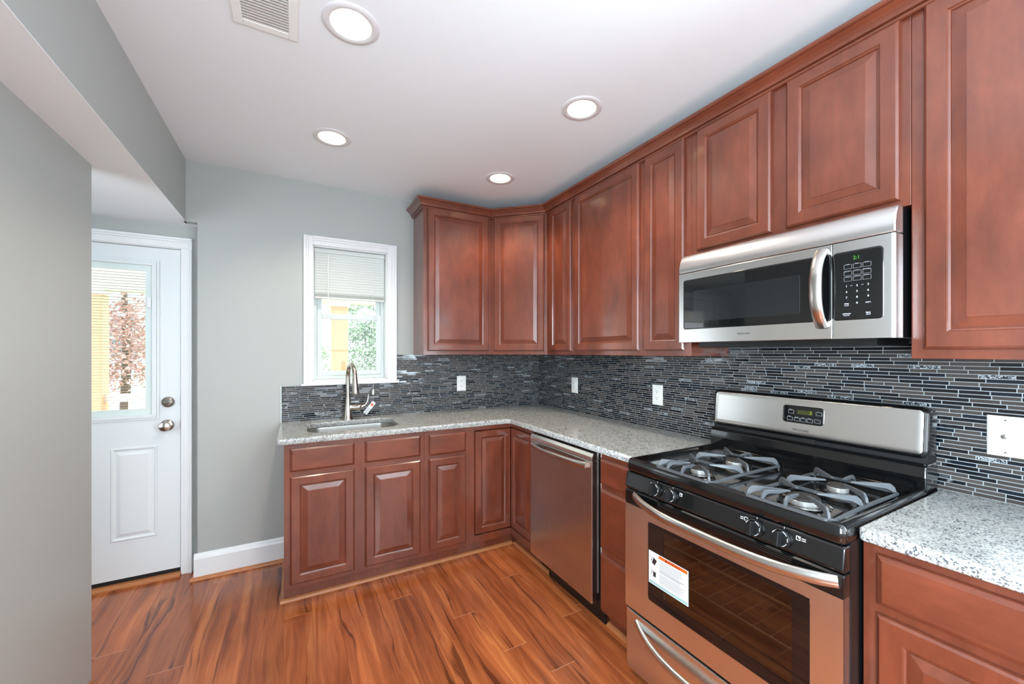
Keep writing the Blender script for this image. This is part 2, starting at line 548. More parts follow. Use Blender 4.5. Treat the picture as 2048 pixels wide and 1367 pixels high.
def outline(mb, C, U, V, N, w, h, lw):
    C, U, V = Vector(C), Vector(U), Vector(V)
    quad(mb, C + V * (h / 2), U, V, N, w + lw, lw); quad(mb, C - V * (h / 2), U, V, N, w + lw, lw)
    quad(mb, C + U * (w / 2), U, V, N, lw, h); quad(mb, C - U * (w / 2), U, V, N, lw, h)

# ------------------------------------------------------------------ room shell
XR, YB, ZC, ZS = 1.862, 2.960, 2.440, 2.083
XL, XS, YD = -0.720, -0.552, 3.070
YREAR, XHALL = -1.70, -1.75
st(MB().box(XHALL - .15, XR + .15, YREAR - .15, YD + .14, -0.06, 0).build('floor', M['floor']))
LP = [(0.168, 1.467), (0.170, 2.290), (1.150, 1.462), (1.152, 2.300)]
st(MB().box(XHALL - .15, XR + .15, YREAR - .15, YD + .14, ZC + 0.11, ZC + 0.2).build('roof_slab', M['ceil']))
def ceiling():
    # plane with round openings for the recessed lamps
    cu = bpy.data.curves.new('c', 'CURVE'); cu.dimensions = '2D'; cu.fill_mode = 'BOTH'
    sp = cu.splines.new('POLY'); sp.points.add(3); sp.use_cyclic_u = True
    for p, q in zip(sp.points, ((XS, YREAR), (XR, YREAR), (XR, YB), (XS, YB))): p.co = (q[0], q[1], 0, 1)
    for (x, y) in LP:
        sp = cu.splines.new('POLY'); sp.points.add(39); sp.use_cyclic_u = True
        for k, p in enumerate(sp.points):
            a = 2 * math.pi * k / 40; p.co = (x + 0.068 * math.cos(a), y + 0.068 * math.sin(a), 0, 1)
    cu.extrude = 0.0055
    o = bpy.data.objects.new('c', cu); col.objects.link(o)
    dg = bpy.context.evaluated_depsgraph_get(); dg.update()
    me = bpy.data.meshes.new_from_object(o.evaluated_get(dg))
    bpy.data.objects.remove(o)
    ob = bpy.data.objects.new('ceiling', me); col.objects.link(ob); me.materials.clear(); me.materials.append(M['ceil'])
    ob.location = (0, 0, ZC + 0.0055); st(ob)
ceiling()
# dropped soffit over the left wall and the door recess
sf = struct('ceiling_soffit', (XS, 0, ZS))
MB().box(XS - .01, XS, YREAR, YB, ZS + .002, ZC).build('soffit_face', M['wall'], sf)
m = MB(); m.box(XHALL, XS, -.15, YB, ZS, ZS + .002); m.box(XHALL, XS, YB, YD, ZS, ZS + .002); m.build('soffit_underside', M['ceil'], sf)
MB().box(XS, -0.497, YB + .05, YD, ZS, ZS + .002).build('soffit_underside', M['ceil'], sf)
# back wall with the window opening
wx0, wx1, wz0, wz1 = 0.104, 0.576, 1.135, 2.030
XW = -0.497
b = MB()
b.box(XW, wx0, YB, YB + .15, 0, ZC); b.box(wx1, XR + .15, YB, YB + .15, 0, ZC)
b.box(wx0, wx1, YB, YB + .15, 0, wz0); b.box(wx0, wx1, YB, YB + .15, wz1, ZC)
b.box(XS - .01, XW, YB, YB + .05, ZS, ZC)
st(b.build('wall_back', M['wall']))
# recessed wall that holds the entry door
DX0, DX1, DZ1 = -1.45, -0.592, 1.942
b = MB()
b.box(XHALL - .15, DX0, YD, YD + .13, 0, ZC); b.box(DX1, XW, YD, YD + .13, 0, ZC); b.box(DX0, DX1, YD, YD + .13, DZ1, ZC)
st(b.build('wall_entry', M['wall']))
m = MB(); m.box(XR, XR + .15, -.5, YB + .15, 0, ZC); m.box(XR, XR + .15, YREAR, -1.5, 0, ZC); m.box(XR, XR + .15, -1.5, -.5, 0, .675); m.box(XR, XR + .15, -1.5, -.5, 2.125, ZC)
st(m.build('wall_right', M['wall']))
w = struct('window_6', (XR, -1.0, .675))  # unseen window, added so fill light reaches the left wall
m = MB()
for a_, b_, c_, d_ in ((-1.56, -1.45, .62, 2.18), (-.55, -.44, .62, 2.18), (-1.45, -.55, .62, .70), (-1.45, -.55, 2.10, 2.18), (-1.45, -.55, 1.38, 1.42)): m.box(XR - .015, XR + .03, a_, b_, c_, d_)
m.build('window_frame', M['white'], w)
m = MB(); m.box(XL - .12, XL, -.20, 2.257, 0, ZS); m.box(XL - .12, XL, YREAR, -1.30, 0, ZS); m.box(XL - .12, XL, -1.30, -.20, 0, .675); m.box(XL - .12, XL, -1.30, -.20, 2.06, ZS)
st(m.build('wall_left', M['wall']))
w = struct('window_4', (XL, -.75, .675))  # unseen window, added as the opening for the side fill light
m = MB()
for a_, b_, c_, d_ in ((-1.36, -1.29, .62, 2.075), (-.21, -.14, .62, 2.075), (-1.29, -.21, .62, .69), (-1.29, -.21, 2.045, 2.075), (-1.29, -.21, 1.35, 1.385)): m.box(XL - .03, XL + .015, a_, b_, c_, d_)
m.build('window_frame', M['white'], w)
m = MB(); m.box(XHALL - .15, XHALL, -.15, .9, 0, ZC); m.box(XHALL - .15, XHALL, 2.1, YD, 0, ZC); m.box(XHALL - .15, XHALL, .9, 2.1, 0, .7); m.box(XHALL - .15, XHALL, .9, 2.1, 2.0, ZC); m.box(XHALL, XL - .12, -.15, -.05, 0, ZC)
st(m.build('wall_hall', M['wall']))
st(MB().box(XL - .12, XS - .01, YREAR, -.15, ZS, ZS + .02).build('soffit_end', M['ceil']))
b = MB()
for x0, x1 in ((XHALL - .15, -0.65), (0.15, 0.48), (1.62, XR + .15)): b.box(x0, x1, YREAR - .15, YREAR, 0, ZC)
for x0, x1 in ((-0.65, 0.15), (0.48, 1.62)): b.box(x0, x1, YREAR - .15, YREAR, 0, 0.58); b.box(x0, x1, YREAR - .15, YREAR, 2.12, ZC)
st(b.build('wall_rear', M['wall']))
for i, (x0, x1) in enumerate(((-0.65, 0.15), (0.48, 1.62))):
    w = struct('window_%d' % (i + 2), (x0, YREAR, 0.58))  # unseen rear windows, added as openings for the fill lights
    f = MB(); e = 0.05
    f.box(x0 - .06, x0 + e, YREAR - .05, YREAR + .02, .52, 2.18); f.box(x1 - e, x1 + .06, YREAR - .05, YREAR + .02, .52, 2.18)
    f.box(x0 + e, x1 - e, YREAR - .05, YREAR + .02, .52, .63); f.box(x0 + e, x1 - e, YREAR - .05, YREAR + .02, 2.07, 2.18)
    f.box(x0 + e, x1 - e, YREAR - .04, YREAR, 1.33, 1.37)
    f.build('window_frame', M['white'], w)

# baseboard with eased top, wood shoe below
bb = struct('baseboard_back', (XW, YB, 0))
pf = [(0, 0), (0, .122), (-.004, .132), (-.011, .139), (-.014, .148), (-.016, .148)]
def extr(mb, prof, x0, x1, y, flip=1):
    mb.loft([[(x, y - .016 - p[0] * flip, p[1]) for p in prof + []] for x in (x0, x1)])
pr_ = [(-.016, 0), (0, 0), (0, .118), (-.004, .130), (-.010, .138), (-.013, .148), (-.016, .148)]
m = MB()
m.loft([[(x, YB - .016 - p[0], p[1]) for p in pr_] for x in (XW - .016, -0.0505)])
m.box(XW - .016, XW, YB - .015, YD, 0, .118)
m.build('baseboard_board', M['white'], bb)
def quarter(mb, a, b_, out, r=0.017, n=5):
    """quarter-round along a->b on the floor, bulging towards out"""
    a, b_, out = Vector(a), Vector(b_), Vector(out)
    ring = [Vector((0, 0, 0))] + [out * r * math.cos(math.pi / 2 * k / n) + Vector((0, 0, 1)) * r * math.sin(math.pi / 2 * k / n) for k in range(n + 1)]
    mb.loft([[a + q for q in ring], [b_ + q for q in ring]])
m = MB()
quarter(m, (XW - .033, YB - .016, 0), (-0.051, YB - .016, 0), (0, -1, 0))
quarter(m, (XW - .016, YB - .02, 0), (XW - .016, YD - .03, 0), (-1, 0, 0))
st(m.build('trim_shoe', M['shoe'], smooth=50))
# door casing, threshold
w = struct('window_5', (XHALL, 1.5, .7))  # unseen hall window, added to get light onto the entry door
m = MB()
for a_, b_, c_, d_ in ((.84, .94, .64, 2.06), (2.06, 2.16, .64, 2.06), (.94, 2.06, .64, .74), (.94, 2.06, 1.96, 2.06), (.94, 2.06, 1.33, 1.37)): m.box(XHALL - .03, XHALL + .015, a_, b_, c_, d_)
m.build('window_frame', M['white'], w)
dc = struct('trim_door', (DX0, YD, 0))
m = MB()
yc = YD - .018
def casing_v(mb, x0, x1, z0, z1, y, inner_right):
    # stepped profile casing
    w = x1 - x0
    steps = [(0, .62, .012), (.62, .8, .016), (.8, 1.0, .020)] if not inner_right else [(0, .2, .020), (.2, .38, .016), (.38, 1.0, .012)]
    for a, b2, t in steps: mb.box(x0 + w * a, x0 + w * b2, y - t, y, z0, z1)
casing_v(m, DX1, -0.540, 0, DZ1, YD, False)
casing_v(m, DX0 - .052, DX0, 0, DZ1, YD, True)
for z0, z1, t in ((DZ1, DZ1 + .036, .012), (DZ1 + .036, DZ1 + .048, .016), (DZ1 + .048, DZ1 + .062, .020)): m.box(DX0 - .052, -0.540, YD - t, YD, z0, z1)
m.build('casing', M['white'], dc, bevel=0.002)
m = MB()
m.box(DX1 - .004, DX1, YD, YD + .13, 0, DZ1); m.box(DX0, DX0 + .004, YD, YD + .13, 0, DZ1); m.box(DX0, DX1, YD, YD + .13, DZ1 - .004, DZ1)
m.build('jamb', M['white'], dc)
m = MB(); m.loft([[(x, YD - .035, 0), (x, YD - .035, .006), (x, YD - .012, .016), (x, YD + .10, .018), (x, YD + .10, 0)] for x in (DX0, DX1 - .002)])
m.build('threshold', M['shoe'], dc)

# entry door with glazed upper half and enclosed mini blind
dr = struct('door_1', (DX0, YD, 0))
yf, yb = YD + .006, YD + .048
x0, x1, z0, z1 = DX0 + .006, DX1 - .006, 0.040, DZ1 - .008
lx0, lx1, lz0, lz1 = -1.318, -0.724, 0.962, 1.830
m = MB()
m.box(x0, lx0, yf, yb, z0, z1); m.box(lx1, x1, yf, yb, z0, z1)
m.box(lx0, lx1, yf, yb, z0, lz0); m.box(lx0, lx1, yf, yb, lz1, z1)
for px0, px1 in ((-1.340, -1.137), (-0.905, -0.702)):
    m.rect_rings((px0, yf, .253), (1, 0, 0), (0, 0, 1), (0, -1, 0), px1 - px0, .528,
                 [(0, -.002), (0, .0005), (.004, .005), (.010, .005), (.018, -.0005), (.024, -.0005), (.042, .006)])
m.build('door_slab', M['doorwhite'], dr)
m = MB()
def frame_rect(mb, x0, x1, z0, z1, w, ya, yb2):
    mb.box(x0, x0 + w, ya, yb2, z0, z1); mb.box(x1 - w, x1, ya, yb2, z0, z1)
    mb.box(x0 + w, x1 - w, ya, yb2, z0, z0 + w); mb.box(x0 + w, x1 - w, ya, yb2, z1 - w, z1)
frame_rect(m, lx0 - .030, lx1 + .030, lz0 - .030, lz1 + .030, .012, yf - .007, yf)
frame_rect(m, lx0 - .018, lx1 + .018, lz0 - .018, lz1 + .018, .020, yf - .012, yf + .004)
m.build('lite_frame', M['doorwhite'], dr, bevel=0.002)
m = MB(); frame_rect(m, lx0, lx1, lz0, lz1, .034, yf + .004, yf + .030)
m.build('lite_spacer', M['spacer'], dr)
MB().box(lx0 + .001, lx1 - .001, yf + .0015, yf + .0035, lz0 + .001, lz1 - .001).build('door_glass', M['glass'], dr)
m = MB()
z = lz0 + .042
while z < lz1 - .036:
    m.loft([[(x, yf + .010, z + .0025), (x, yf + .010, z + .0032), (x, yf + .022, z + .0007), (x, yf + .022, z)] for x in (lx0 + .035, lx1 - .035)])
    z += 0.0158
m.box(-0.812, -0.811, yf + .013, yf + .0145, lz0 + .03, lz1 - .03)
o = m.build('door_blind_slats', M['blind'], dr)
m = MB(); m.box(lx1 - .027, lx1 - .006, yf - .006, yf + .0015, 1.583, 1.645); m.build('blind_slider', M['white'], dr, bevel=0.003)
MB().box(x0, x1, yf + .004, yb, .012, .040).build('door_sweep', M['dark'], dr)
m = MB(); m.lathe((-0.655, yf, 1.030), (0, -1, 0), [(.0315, 0), (.0315, .004), (.028, .010), (.020, .014), (.020, .016), (.004, .017)], 32)
db = m.build('deadbolt', M['nickel'], dr, smooth=40)
m = MB(); m.loft([[(-0.655 + sx * wd2, yf - .016 - d, 1.030 + sz * hh) for sx, sz in ((-1, -1), (1, -1), (1, 1), (-1, 1))] for d, wd2, hh in ((0, .016, .006), (.016, .017, .0045))])
m.build('thumb_turn', M['nickel'], db, bevel=0.002)
m = MB(); m.lathe((-0.659, yf, .893), (0, -1, 0), [(.033, 0), (.033, .004), (.027, .010), (.013, .013), (.012, .030), (.020, .038), (.0275, .048), (.0285, .056), (.024, .064), (.012, .068), (.003, .069)], 32)
m.build('door_knob', M['nickel'], dr, smooth=40)
m = MB(); m.box(DX1 - .0065, DX1 - .003, yf - .001, yf + .02, 1.00, 1.06); m.box(DX1 - .0065, DX1 - .003, yf - .001, yf + .02, .87, .92)
m.build('strike_plate', M['nickel'], dr)

# ------------------------------------------------------------------ kitchen window
wi = struct('window_1', (0.345, YB, 1.115))
m = MB()
cw = [(0, .35, .016), (.35, .55, .019), (.55, 1.0, .023)]
def cas(mb, x0, x1, z0, z1, side):
    w = (x1 - x0) if side in 'lr' else (z1 - z0)
    for a, b2, t in (((0, .28, .024), (.28, .5, .020), (.5, 1, .016)) if side in 'l' else ((0, .5, .016), (.5, .72, .020), (.72, 1, .024))):
        if side in 'lr': mb.box(x0 + w * a, x0 + w * b2, YB - t, YB, z0, z1)
        else: mb.box(x0, x1, YB - t, YB, z0 + w * a, z0 + w * b2)
cas(m, 0.050, wx0, 1.118, 2.088, 'l'); cas(m, wx1, 0.642, 1.118, 2.088, 'r'); cas(m, wx0, wx1, wz1, 2.088, 't')
m.box(wx0, wx1, YB - .016, YB, 1.118, wz0)
m.build('casing', M['white'], wi, bevel=0.002)
MB().box(0.036, 0.655, YB - .032, YB, 1.106, 1.118).build('sill_nosing', M['white'], wi, bevel=0.003)
m = MB(); ymid = YB + .075
m.box(wx0, wx0 + .006, YB, YB + .15, wz0, wz1); m.box(wx1 - .006, wx1, YB, YB + .15, wz0, wz1)
m.box(wx0, wx1, YB, YB + .15, wz1 - .006, wz1); m.box(wx0, wx1, YB, YB + .15, wz0, wz0 + .006)
m.build('jamb_liner', M['white'], wi)
m = MB(); frame_rect(m, wx0 + .006, wx1 - .006, wz0 + .006, wz1 - .006, .022, ymid, YB + .14)
m.build('window_frame', M['vinyl'], wi, bevel=0.002)
def sash(mb, x0, x1, z0, z1, wl, wb, wt, ya, yb2):
    mb.box(x0, x0 + wl, ya, yb2, z0, z1); mb.box(x1 - wl, x1, ya, yb2, z0, z1)
    mb.box(x0 + wl, x1 - wl, ya, yb2, z0, z0 + wb); mb.box(x0 + wl, x1 - wl, ya, yb2, z1 - wt, z1)
m = MB(); sash(m, .133, .549, 1.166, 1.588, .030, .030, .036, ymid - .006, ymid + .024)
lo = m.build('lower_sash', M['vinyl'], wi, bevel=0.003)
MB().box(.163, .519, ymid + .006, ymid + .009, 1.196, 1.552).build('sash_glass', M['glass'], lo)
m = MB(); sash(m, .133, .549, 1.556, 2.00, .030, .030, .030, ymid + .028, ymid + .055)
up = m.build('upper_sash', M['vinyl'], wi, bevel=0.003)
MB().box(.163, .519, ymid + .038, ymid + .041, 1.586, 1.97).build('sash_glass', M['glass'], up)

# mini blind pulled half way up
bl = thing('window_blind', 'pale grey mini blind pulled half way up inside the window over the sink', 'blind', (0.343, YB + .045, 2.0))
m = MB(); m.box(.113, .568, YB + .030, YB + .058, 1.993, 2.022); m.build('headrail', M['blind'], bl, bevel=0.003)
m = MB(); z = 1.982; yq = YB + .045
while z > 1.722:
    m.loft([[(x, yq - .004, z + .011), (x, yq - .0046, z + .003), (x, yq - .001, z - .006), (x, yq + .005, z - .0115), (x, yq + .0056, z - .0110), (x, yq, z - .005), (x, yq - .0036, z + .003), (x, yq - .0034, z + .011)] for x in (.117, .565)])
    z -= .0178
m.build('slats', M['blind'], bl, smooth=60)
m = MB()
for i in range(4): m.box(.117, .565, yq - .012, yq + .012, 1.7015 + i * .0052, 1.7045 + i * .0052)
m.box(.116, .566, yq - .012, yq + .012, 1.686, 1.699)
m.build('bottom_rail', M['blind'], bl, bevel=0.001)
m = MB(); m.tube([(.198, yq - .019, 1.985), (.198, yq - .020, 1.80), (.199, yq - .020, 1.49)], .0028, 8); m.build('tilt_wand', M['plate'], bl, smooth=60)
m = MB(); m.tube([(.486, yq - .016, 1.99), (.485, yq - .018, 1.60), (.480, yq - .022, 1.20), (.4785, YB - .034, 1.119), (.4785, YB - .036, 1.105), (.4785, YB - .030, 1.06)], .0011, 6)
cord = m.build('lift_cord', M['plate'], bl)
m = MB(); m.lathe((.4785, YB - .030, 1.030), (0, 0, 1), [(.0075, 0), (.0072, .012), (.0055, .030), (.002, .034)], 12); m.build('cord_tassel', M['plate'], cord, smooth=40)
m = MB(); m.tube([(.4785, YB - .030, 1.031), (.481, YB - .027, 0.985)], .0007, 6); m.build('tag_string', M['plate'], cord)
tg = thing('warning_tag', 'white paper tag with an orange spot hanging from the blind cord', 'tag', (.452, YB - .026, .89))
U = Vector((0.62, 0, 0.785)).normalized(); Vv = Vector((-U.z, 0, U.x)); C = Vector((.4555, YB - .026, .939))
m = MB(); quad(m, C - Vector((0, -.0006, 0)), U, Vv, (0, -1, 0), .098, .029, .0008); m.build('tag_paper', M['paper'], tg)
m = MB(); quad(m, C + U * .026 + Vector((0, -.0006, 0)), U, Vv, (0, -1, 0), .015, .019, .0003); m.build('tag_spot', M['orange'], tg)
m = MB()
for k in range(7): quad(m, C - U * (.005 + k * .006) + Vector((0, -.0006, 0)), U, Vv, (0, -1, 0), .0016, .018, .0003)
m.build('tag_print', M['inkg'], tg)

# ------------------------------------------------------------------ tile backsplash
ZK, ZKB, ZU = 0.877, 0.845, 1.306
m = MB()
m.box(-0.073, 1.862, YB - .008, YB, ZK, 1.106); m.box(0.642, 1.862, YB - .008, YB, 1.106, ZU)
st(m.build('wall_tile_back', M['tile_x']))
m = MB(); m.box(XR - .008, XR, -0.22, YB - .008, ZK, ZU); m.box(XR - .008, XR, .467, 1.211, ZU, 1.40)
st(m.build('wall_tile_right', M['tile_y']))
st(MB().box(-0.077, -0.073, YB - .010, YB, ZK, 1.108).build('trim_tile', M['spacer']))

# ------------------------------------------------------------------ countertops
def countertop(outer, holes, name, label):
    cu = bpy.data.curves.new('c', 'CURVE'); cu.dimensions = '2D'; cu.fill_mode = 'BOTH'
    for poly in [outer] + holes:
        sp = cu.splines.new('POLY'); sp.points.add(len(poly) - 1); sp.use_cyclic_u = True
        for p, q in zip(sp.points, poly): p.co = (q[0], q[1], 0, 1)
    cu.extrude = 0.016 - 0.005; cu.bevel_depth = 0.005; cu.bevel_resolution = 2; cu.offset = -0.005
    o = bpy.data.objects.new('c', cu); col.objects.link(o)
    dg = bpy.context.evaluated_depsgraph_get(); dg.update()
    me = bpy.data.meshes.new_from_object(o.evaluated_get(dg)); bpy.data.objects.remove(o)
    me.materials.clear(); me.materials.append(M['granite'])
    ob = bpy.data.objects.new(name, me); col.objects.link(ob); ob.location = (0, 0, ZKB + .016)
    BASE[ob.name] = Vector(ob.location)
    return tag(ob, label, 'countertop')
def arc(cx, cy, r, a0, a1, n=8):
    return [(cx + r * math.cos(math.radians(a0 + (a1 - a0) * k / n)), cy + r * math.sin(math.radians(a0 + (a1 - a0) * k / n))) for k in range(n + 1)]
XCF, YCF = 1.262, 2.382
def rrect(x0, x1, y0, y1, r, n=8):
    return arc(x1 - r, y0 + r, r, -90, 0, n) + arc(x1 - r, y1 - r, r, 0, 90, n) + arc(x0 + r, y1 - r, r, 90, 180, n) + arc(x0 + r, y0 + r, r, 180, 270, n)
yb_, xb_ = YB - .0005, XR - .0005
outer = [(-0.081, YCF + .012)] + arc(-.069, YCF + .012, .012, 180, 270, 4) + arc(XCF - .03, YCF - .03, .03, 90, 0, 6) + [(XCF, 1.246), (xb_, 1.246), (xb_, yb_), (-0.081, yb_)]
SX0, SX1, SY0, SY1 = 0.064, 0.572, 2.482, 2.842
countertop(outer, [rrect(SX0, SX1, SY0, SY1, .095)], 'countertop', 'speckled grey granite countertop turning the corner around the sink')
outer2 = arc(XCF + .012, .475 - .012, .012, 90, 180, 4) + [(XCF, -.22), (xb_, -.22), (xb_, .475)]
countertop(outer2, [], 'countertop', 'short speckled granite countertop to the right of the stove')

# undermount sink
sk = thing('sink', 'undermount stainless steel sink bowl set below the window', 'sink', (.318, 2.66, .65))
m = MB()
def rr3(x0, x1, y0, y1, r, z): return [(p[0], p[1], z) for p in rrect(x0, x1, y0, y1, r)]
e = .004
m.loft([rr3(SX0 - .02, SX1 + .02, SY0 - .02, SY1 + .02, .11, ZKB - .0015), rr3(SX0 - e, SX1 + e, SY0 - e, SY1 + e, .097, ZKB - .0015), rr3(SX0 - e + .002, SX1 + e - .002, SY0 - e + .002, SY1 + e - .002, .095, ZKB - .02),
        rr3(SX0 + .004, SX1 - .004, SY0 + .004, SY1 - .004, .09, .70), rr3(SX0 + .012, SX1 - .012, SY0 + .012, SY1 - .012, .085, .675), rr3(SX0 + .04, SX1 - .04, SY0 + .04, SY1 - .04, .06, .665)], False, True)
m.build('bowl', M['sinksteel'], sk, smooth=50)
m = MB(); m.lathe((.318, 2.68, .6655), (0, 0, 1), [(.045, 0), (.045, .002), (.036, .002), (.032, -.0), (.010, -.0)], 28); m.build('drain', M['nickel'], sk, smooth=40)

# pull-down faucet
fa = thing('faucet', 'brushed nickel gooseneck pull-down faucet behind the sink', 'faucet', (.311, 2.885, ZK))
bx, by = .311, 2.885
m = MB(); m.lathe((bx, by, ZK), (0, 0, 1), [(.034, 0), (.034, .006), (.0305, .012), (.026, .045), (.021, .085), (.0175, .120), (.0150, .150)], 28); m.build('body', M['nickel'], fa, smooth=40)
dirx, diry = .022, -.172
L = math.hypot(dirx, diry); ux, uy = dirx / L, diry / L; R_ = L / 2
path = [(bx, by, ZK + .148), (bx, by, 1.10)]
for k in range(0, 19):
    a = math.pi - math.pi * k / 18
    path.append((bx + ux * (R_ + R_ * math.cos(a)), by + uy * (R_ + R_ * math.cos(a)), 1.160 + R_ * math.sin(a)))
m = MB(); m.tube(path, .0142, 16); m.build('spout_neck', M['nickel'], fa, smooth=50)
hx, hy = bx + dirx, by + diry
m = MB(); m.lathe((hx, hy, 1.160), (.03, -.03, -1), [(.0146, -.004), (.0156, 0), (.0168, .03), (.0205, .072), (.0245, .098), (.0230, .102), (.0185, .1025), (.0180, .098)], 24)
hd = m.build('spray_head', M['nickel'], fa, smooth=40)
m = MB(); m.lathe((hx + .0030, hy - .0030, 1.0605), (.03, -.03, -1), [(.0182, 0), (.0175, .0025), (.004, .0030)], 20); m.build('nozzle', M['blackp'], hd)
m = MB(); m.lathe((bx + .012, by - .004, .955), (1, -.1, .02), [(.0205, 0), (.0205, .042), (.0192, .043), (.0192, .045), (.0205, .046), (.0195, .062), (.013, .072), (.004, .075)], 24)
hb = m.build('handle_hub', M['nickel'], fa, smooth=40)
m = MB(); m.tube([(bx + .066, by - .010, .953), (bx + .086, by - .012, .956), (bx + .108, by - .014, .969), (bx + .121, by - .015, .991), (bx + .1265, by - .016, 1.016), (bx + .127, by - .016, 1.036)], [.015, .0125, .0095, .0075, .006, .004], 12)
m.build('lever', M['nickel'], hb, smooth=60)

# ------------------------------------------------------------------ cabinets
BACK = dict(U=(1, 0, 0), V=(0, 0, 1), N=(0, -1, 0))
RIGHT = dict(U=(0, -1, 0), V=(0, 0, 1), N=(-1, 0, 0))
def panel_front(parent, name, O, fr, w, h, t=.019, fw=.044, raise_w=.026, mat='wood'):
    m = MB()
    m.rect_rings(O, fr['U'], fr['V'], fr['N'], w, h, [(0, 0), (0, t - .009), (.002, t - .005), (.008, t), (fw, t), (fw + .0025, t - .0035), (fw + .0070, t - .0060), (fw + .0085, t - .0100), (fw + .0110, t - .0100), (fw + .0115, t - .0080), (fw + .011 + raise_w, t - .0015), (fw + .0115 + raise_w, t), (fw + .014 + raise_w, t)])
    return m.build(name, M[mat], parent)
def slab_front(parent, name, O, fr, w, h, t=.019, mat='woodx', ch=.011):
    m = MB(); m.rect_rings(O, fr['U'], fr['V'], fr['N'], w, h, [(0, 0), (0, t - .009), (.002, t - .006), (ch, t)])
    return m.build(name, M[mat], parent)

# --- wall cabinets
YUF, XUF, ZUT = 2.700, 1.581, 2.345
TD = .018
def upper_back():
    c = thing('wall_cabinet', 'tall single-door cherry wall cabinet right of the window, its side facing the window', 'cabinet', (1.025, YB, ZU))
    m = MB(); m.box(.768, 1.281, YUF, YB - .0005, ZU, ZUT); m.build('carcass', M['wood'], c, bevel=0.0015)
    panel_front(c, 'door', (.794, YUF, 1.333), BACK, .460, .983, TD)
upper_back()
def upper_corner():
    c = thing('wall_cabinet', 'cherry wall cabinet set diagonally across the corner', 'cabinet', (1.57, 2.68, ZU))
    m = MB(); m.prism([(1.2815, YB - .0005), (1.2815, YUF), (XUF, 2.408), (XR - .0005, 2.408), (XR - .0005, YB - .0005)], ZU, ZUT); m.build('carcass', M['wood'], c, bevel=0.0015)
    a, b2 = Vector((1.2815, YUF, 0)), Vector((XUF, 2.408, 0)); u = (b2 - a); Ld = u.length; u.normalize()
    n = Vector((u.y, -u.x, 0)); n = n if n.y < 0 else -n
    o = a + u * .020 + Vector((0, 0, 1.333))
    panel_front(c, 'door', o, dict(U=u, V=(0, 0, 1), N=n), Ld - .036, .980, TD)
upper_corner()
def upper_right(y1, y0, doors, label, zb=ZU, z_door=(1.333, 2.313), fw=.044):
    c = thing('wall_cabinet', label, 'cabinet', (XR, (y0 + y1) / 2, zb))
    m = MB(); m.box(XUF, XR - .0085 if zb < 1.4 else XR - .0005, y0 + .0003, y1 - .0003, zb, ZUT); m.build('carcass', M['wood'], c, bevel=0.0015)
    for a, b2 in doors:
        panel_front(c, 'door', (XUF, a, z_door[0]), RIGHT, a - b2, z_door[1] - z_door[0], TD, fw)
upper_right(2.408, 2.088, [(2.353, 2.110)], 'narrow cherry wall cabinet beside the diagonal corner cabinet', fw=.040)
upper_right(2.088, 1.500, [(2.065, 1.519)], 'widest cherry wall cabinet left of the microwave, one broad door')
upper_right(1.500, 1.211, [(1.480, 1.242)], 'narrow cherry wall cabinet directly left of the microwave')
upper_right(1.211, .467, [(1.176, .856), (.804, .489)], 'short two-door cherry cabinet above the microwave', 1.757, (1.776, 2.311))
upper_right(.467, -.150, [(.438, -.120)], 'tall cherry wall cabinet to the right of the microwave', fw=.048)

# crown moulding following the cabinets
def crown():
    path = [Vector((.768, YB - .0005)), Vector((.768, YUF)), Vector((1.2815, YUF)), Vector((XUF, 2.408)), Vector((XUF, -.150))]
    prof = [(0, 2.308), (.009, 2.308), (.012, 2.311), (.012, 2.317), (.008, 2.3175), (.008, 2.320), (.019, 2.322), (.019, 2.327), (.022, 2.333), (.030, 2.343), (.040, 2.351), (.040, 2.354), (.047, 2.356), (.051, 2.361), (.051, 2.370), (0, 2.370)]
    prof = [(p + TD * .2, q) for p, q in prof]; prof[0] = (.0003, prof[0][1]); prof[-1] = (.0003, prof[-1][1])
    R = []
    for i, p in enumerate(path):
        def nrm(a, b2):
            d = (b2 - a).normalized(); return Vector((d.y, -d.x))
        ns = []
        if i > 0: ns.append(nrm(path[i - 1], p))
        if i < len(path) - 1: ns.append(nrm(p, path[i + 1]))
        # outward: room side
        ns = [(-n if (n.x > 0.5 or n.y > 0.5) else n) for n in ns]
        if len(ns) == 2:
            bi = (ns[0] + ns[1]).normalized(); bi = bi / max(.3, bi.dot(ns[0]))
        else: bi = ns[0]
        R.append([(p.x + bi.x * o, p.y + bi.y * o, z) for o, z in prof])
    m = MB(); m.loft(R)
    tag(m.build('crown_molding', M['woody'], base=(1.28, YUF, 2.312)), 'stepped cherry crown molding running along the tops of the wall cabinets', 'molding', kind='thing')
crown()

# --- base cabinets
YFF, XFF = 2.410, 1.290
ZFB = 0.083
def base_shell(m, x0, x1, y0, y1, face):
    """panels: two sides, bottom, back and the face frame, open at the top"""
    t = .016
    if face == 'y':
        m.box(x0, x1, y0, y0 + .019, ZFB, ZKB - .001); m.box(x0, x0 + t, y0 + .019, y1, ZFB, ZKB - .001); m.box(x1 - t, x1, y0 + .019, y1, ZFB, ZKB - .001)
        m.box(x0 + t, x1 - t, y1 - t, y1, ZFB, ZKB - .001); m.box(x0 + t, x1 - t, y0 + .019, y1 - t, ZFB, ZFB + t)
        m.box(x0, x1, y0 + .048, y0 + .060, 0, ZFB)
    else:
        m.box(x0, x0 + .019, y0, y1, ZFB, ZKB - .001); m.box(x0 + .019, x1, y0, y0 + t, ZFB, ZKB - .001); m.box(x0 + .019, x1, y1 - t, y1, ZFB, ZKB - .001)
        m.box(x1 - t, x1, y0 + t, y1 - t, ZFB, ZKB - .001); m.box(x0 + .019, x1 - t, y0 + t, y1 - t, ZFB, ZFB + t)
        m.box(x0 + .048, x0 + .060, y0, y1, 0, ZFB)
TB = .018
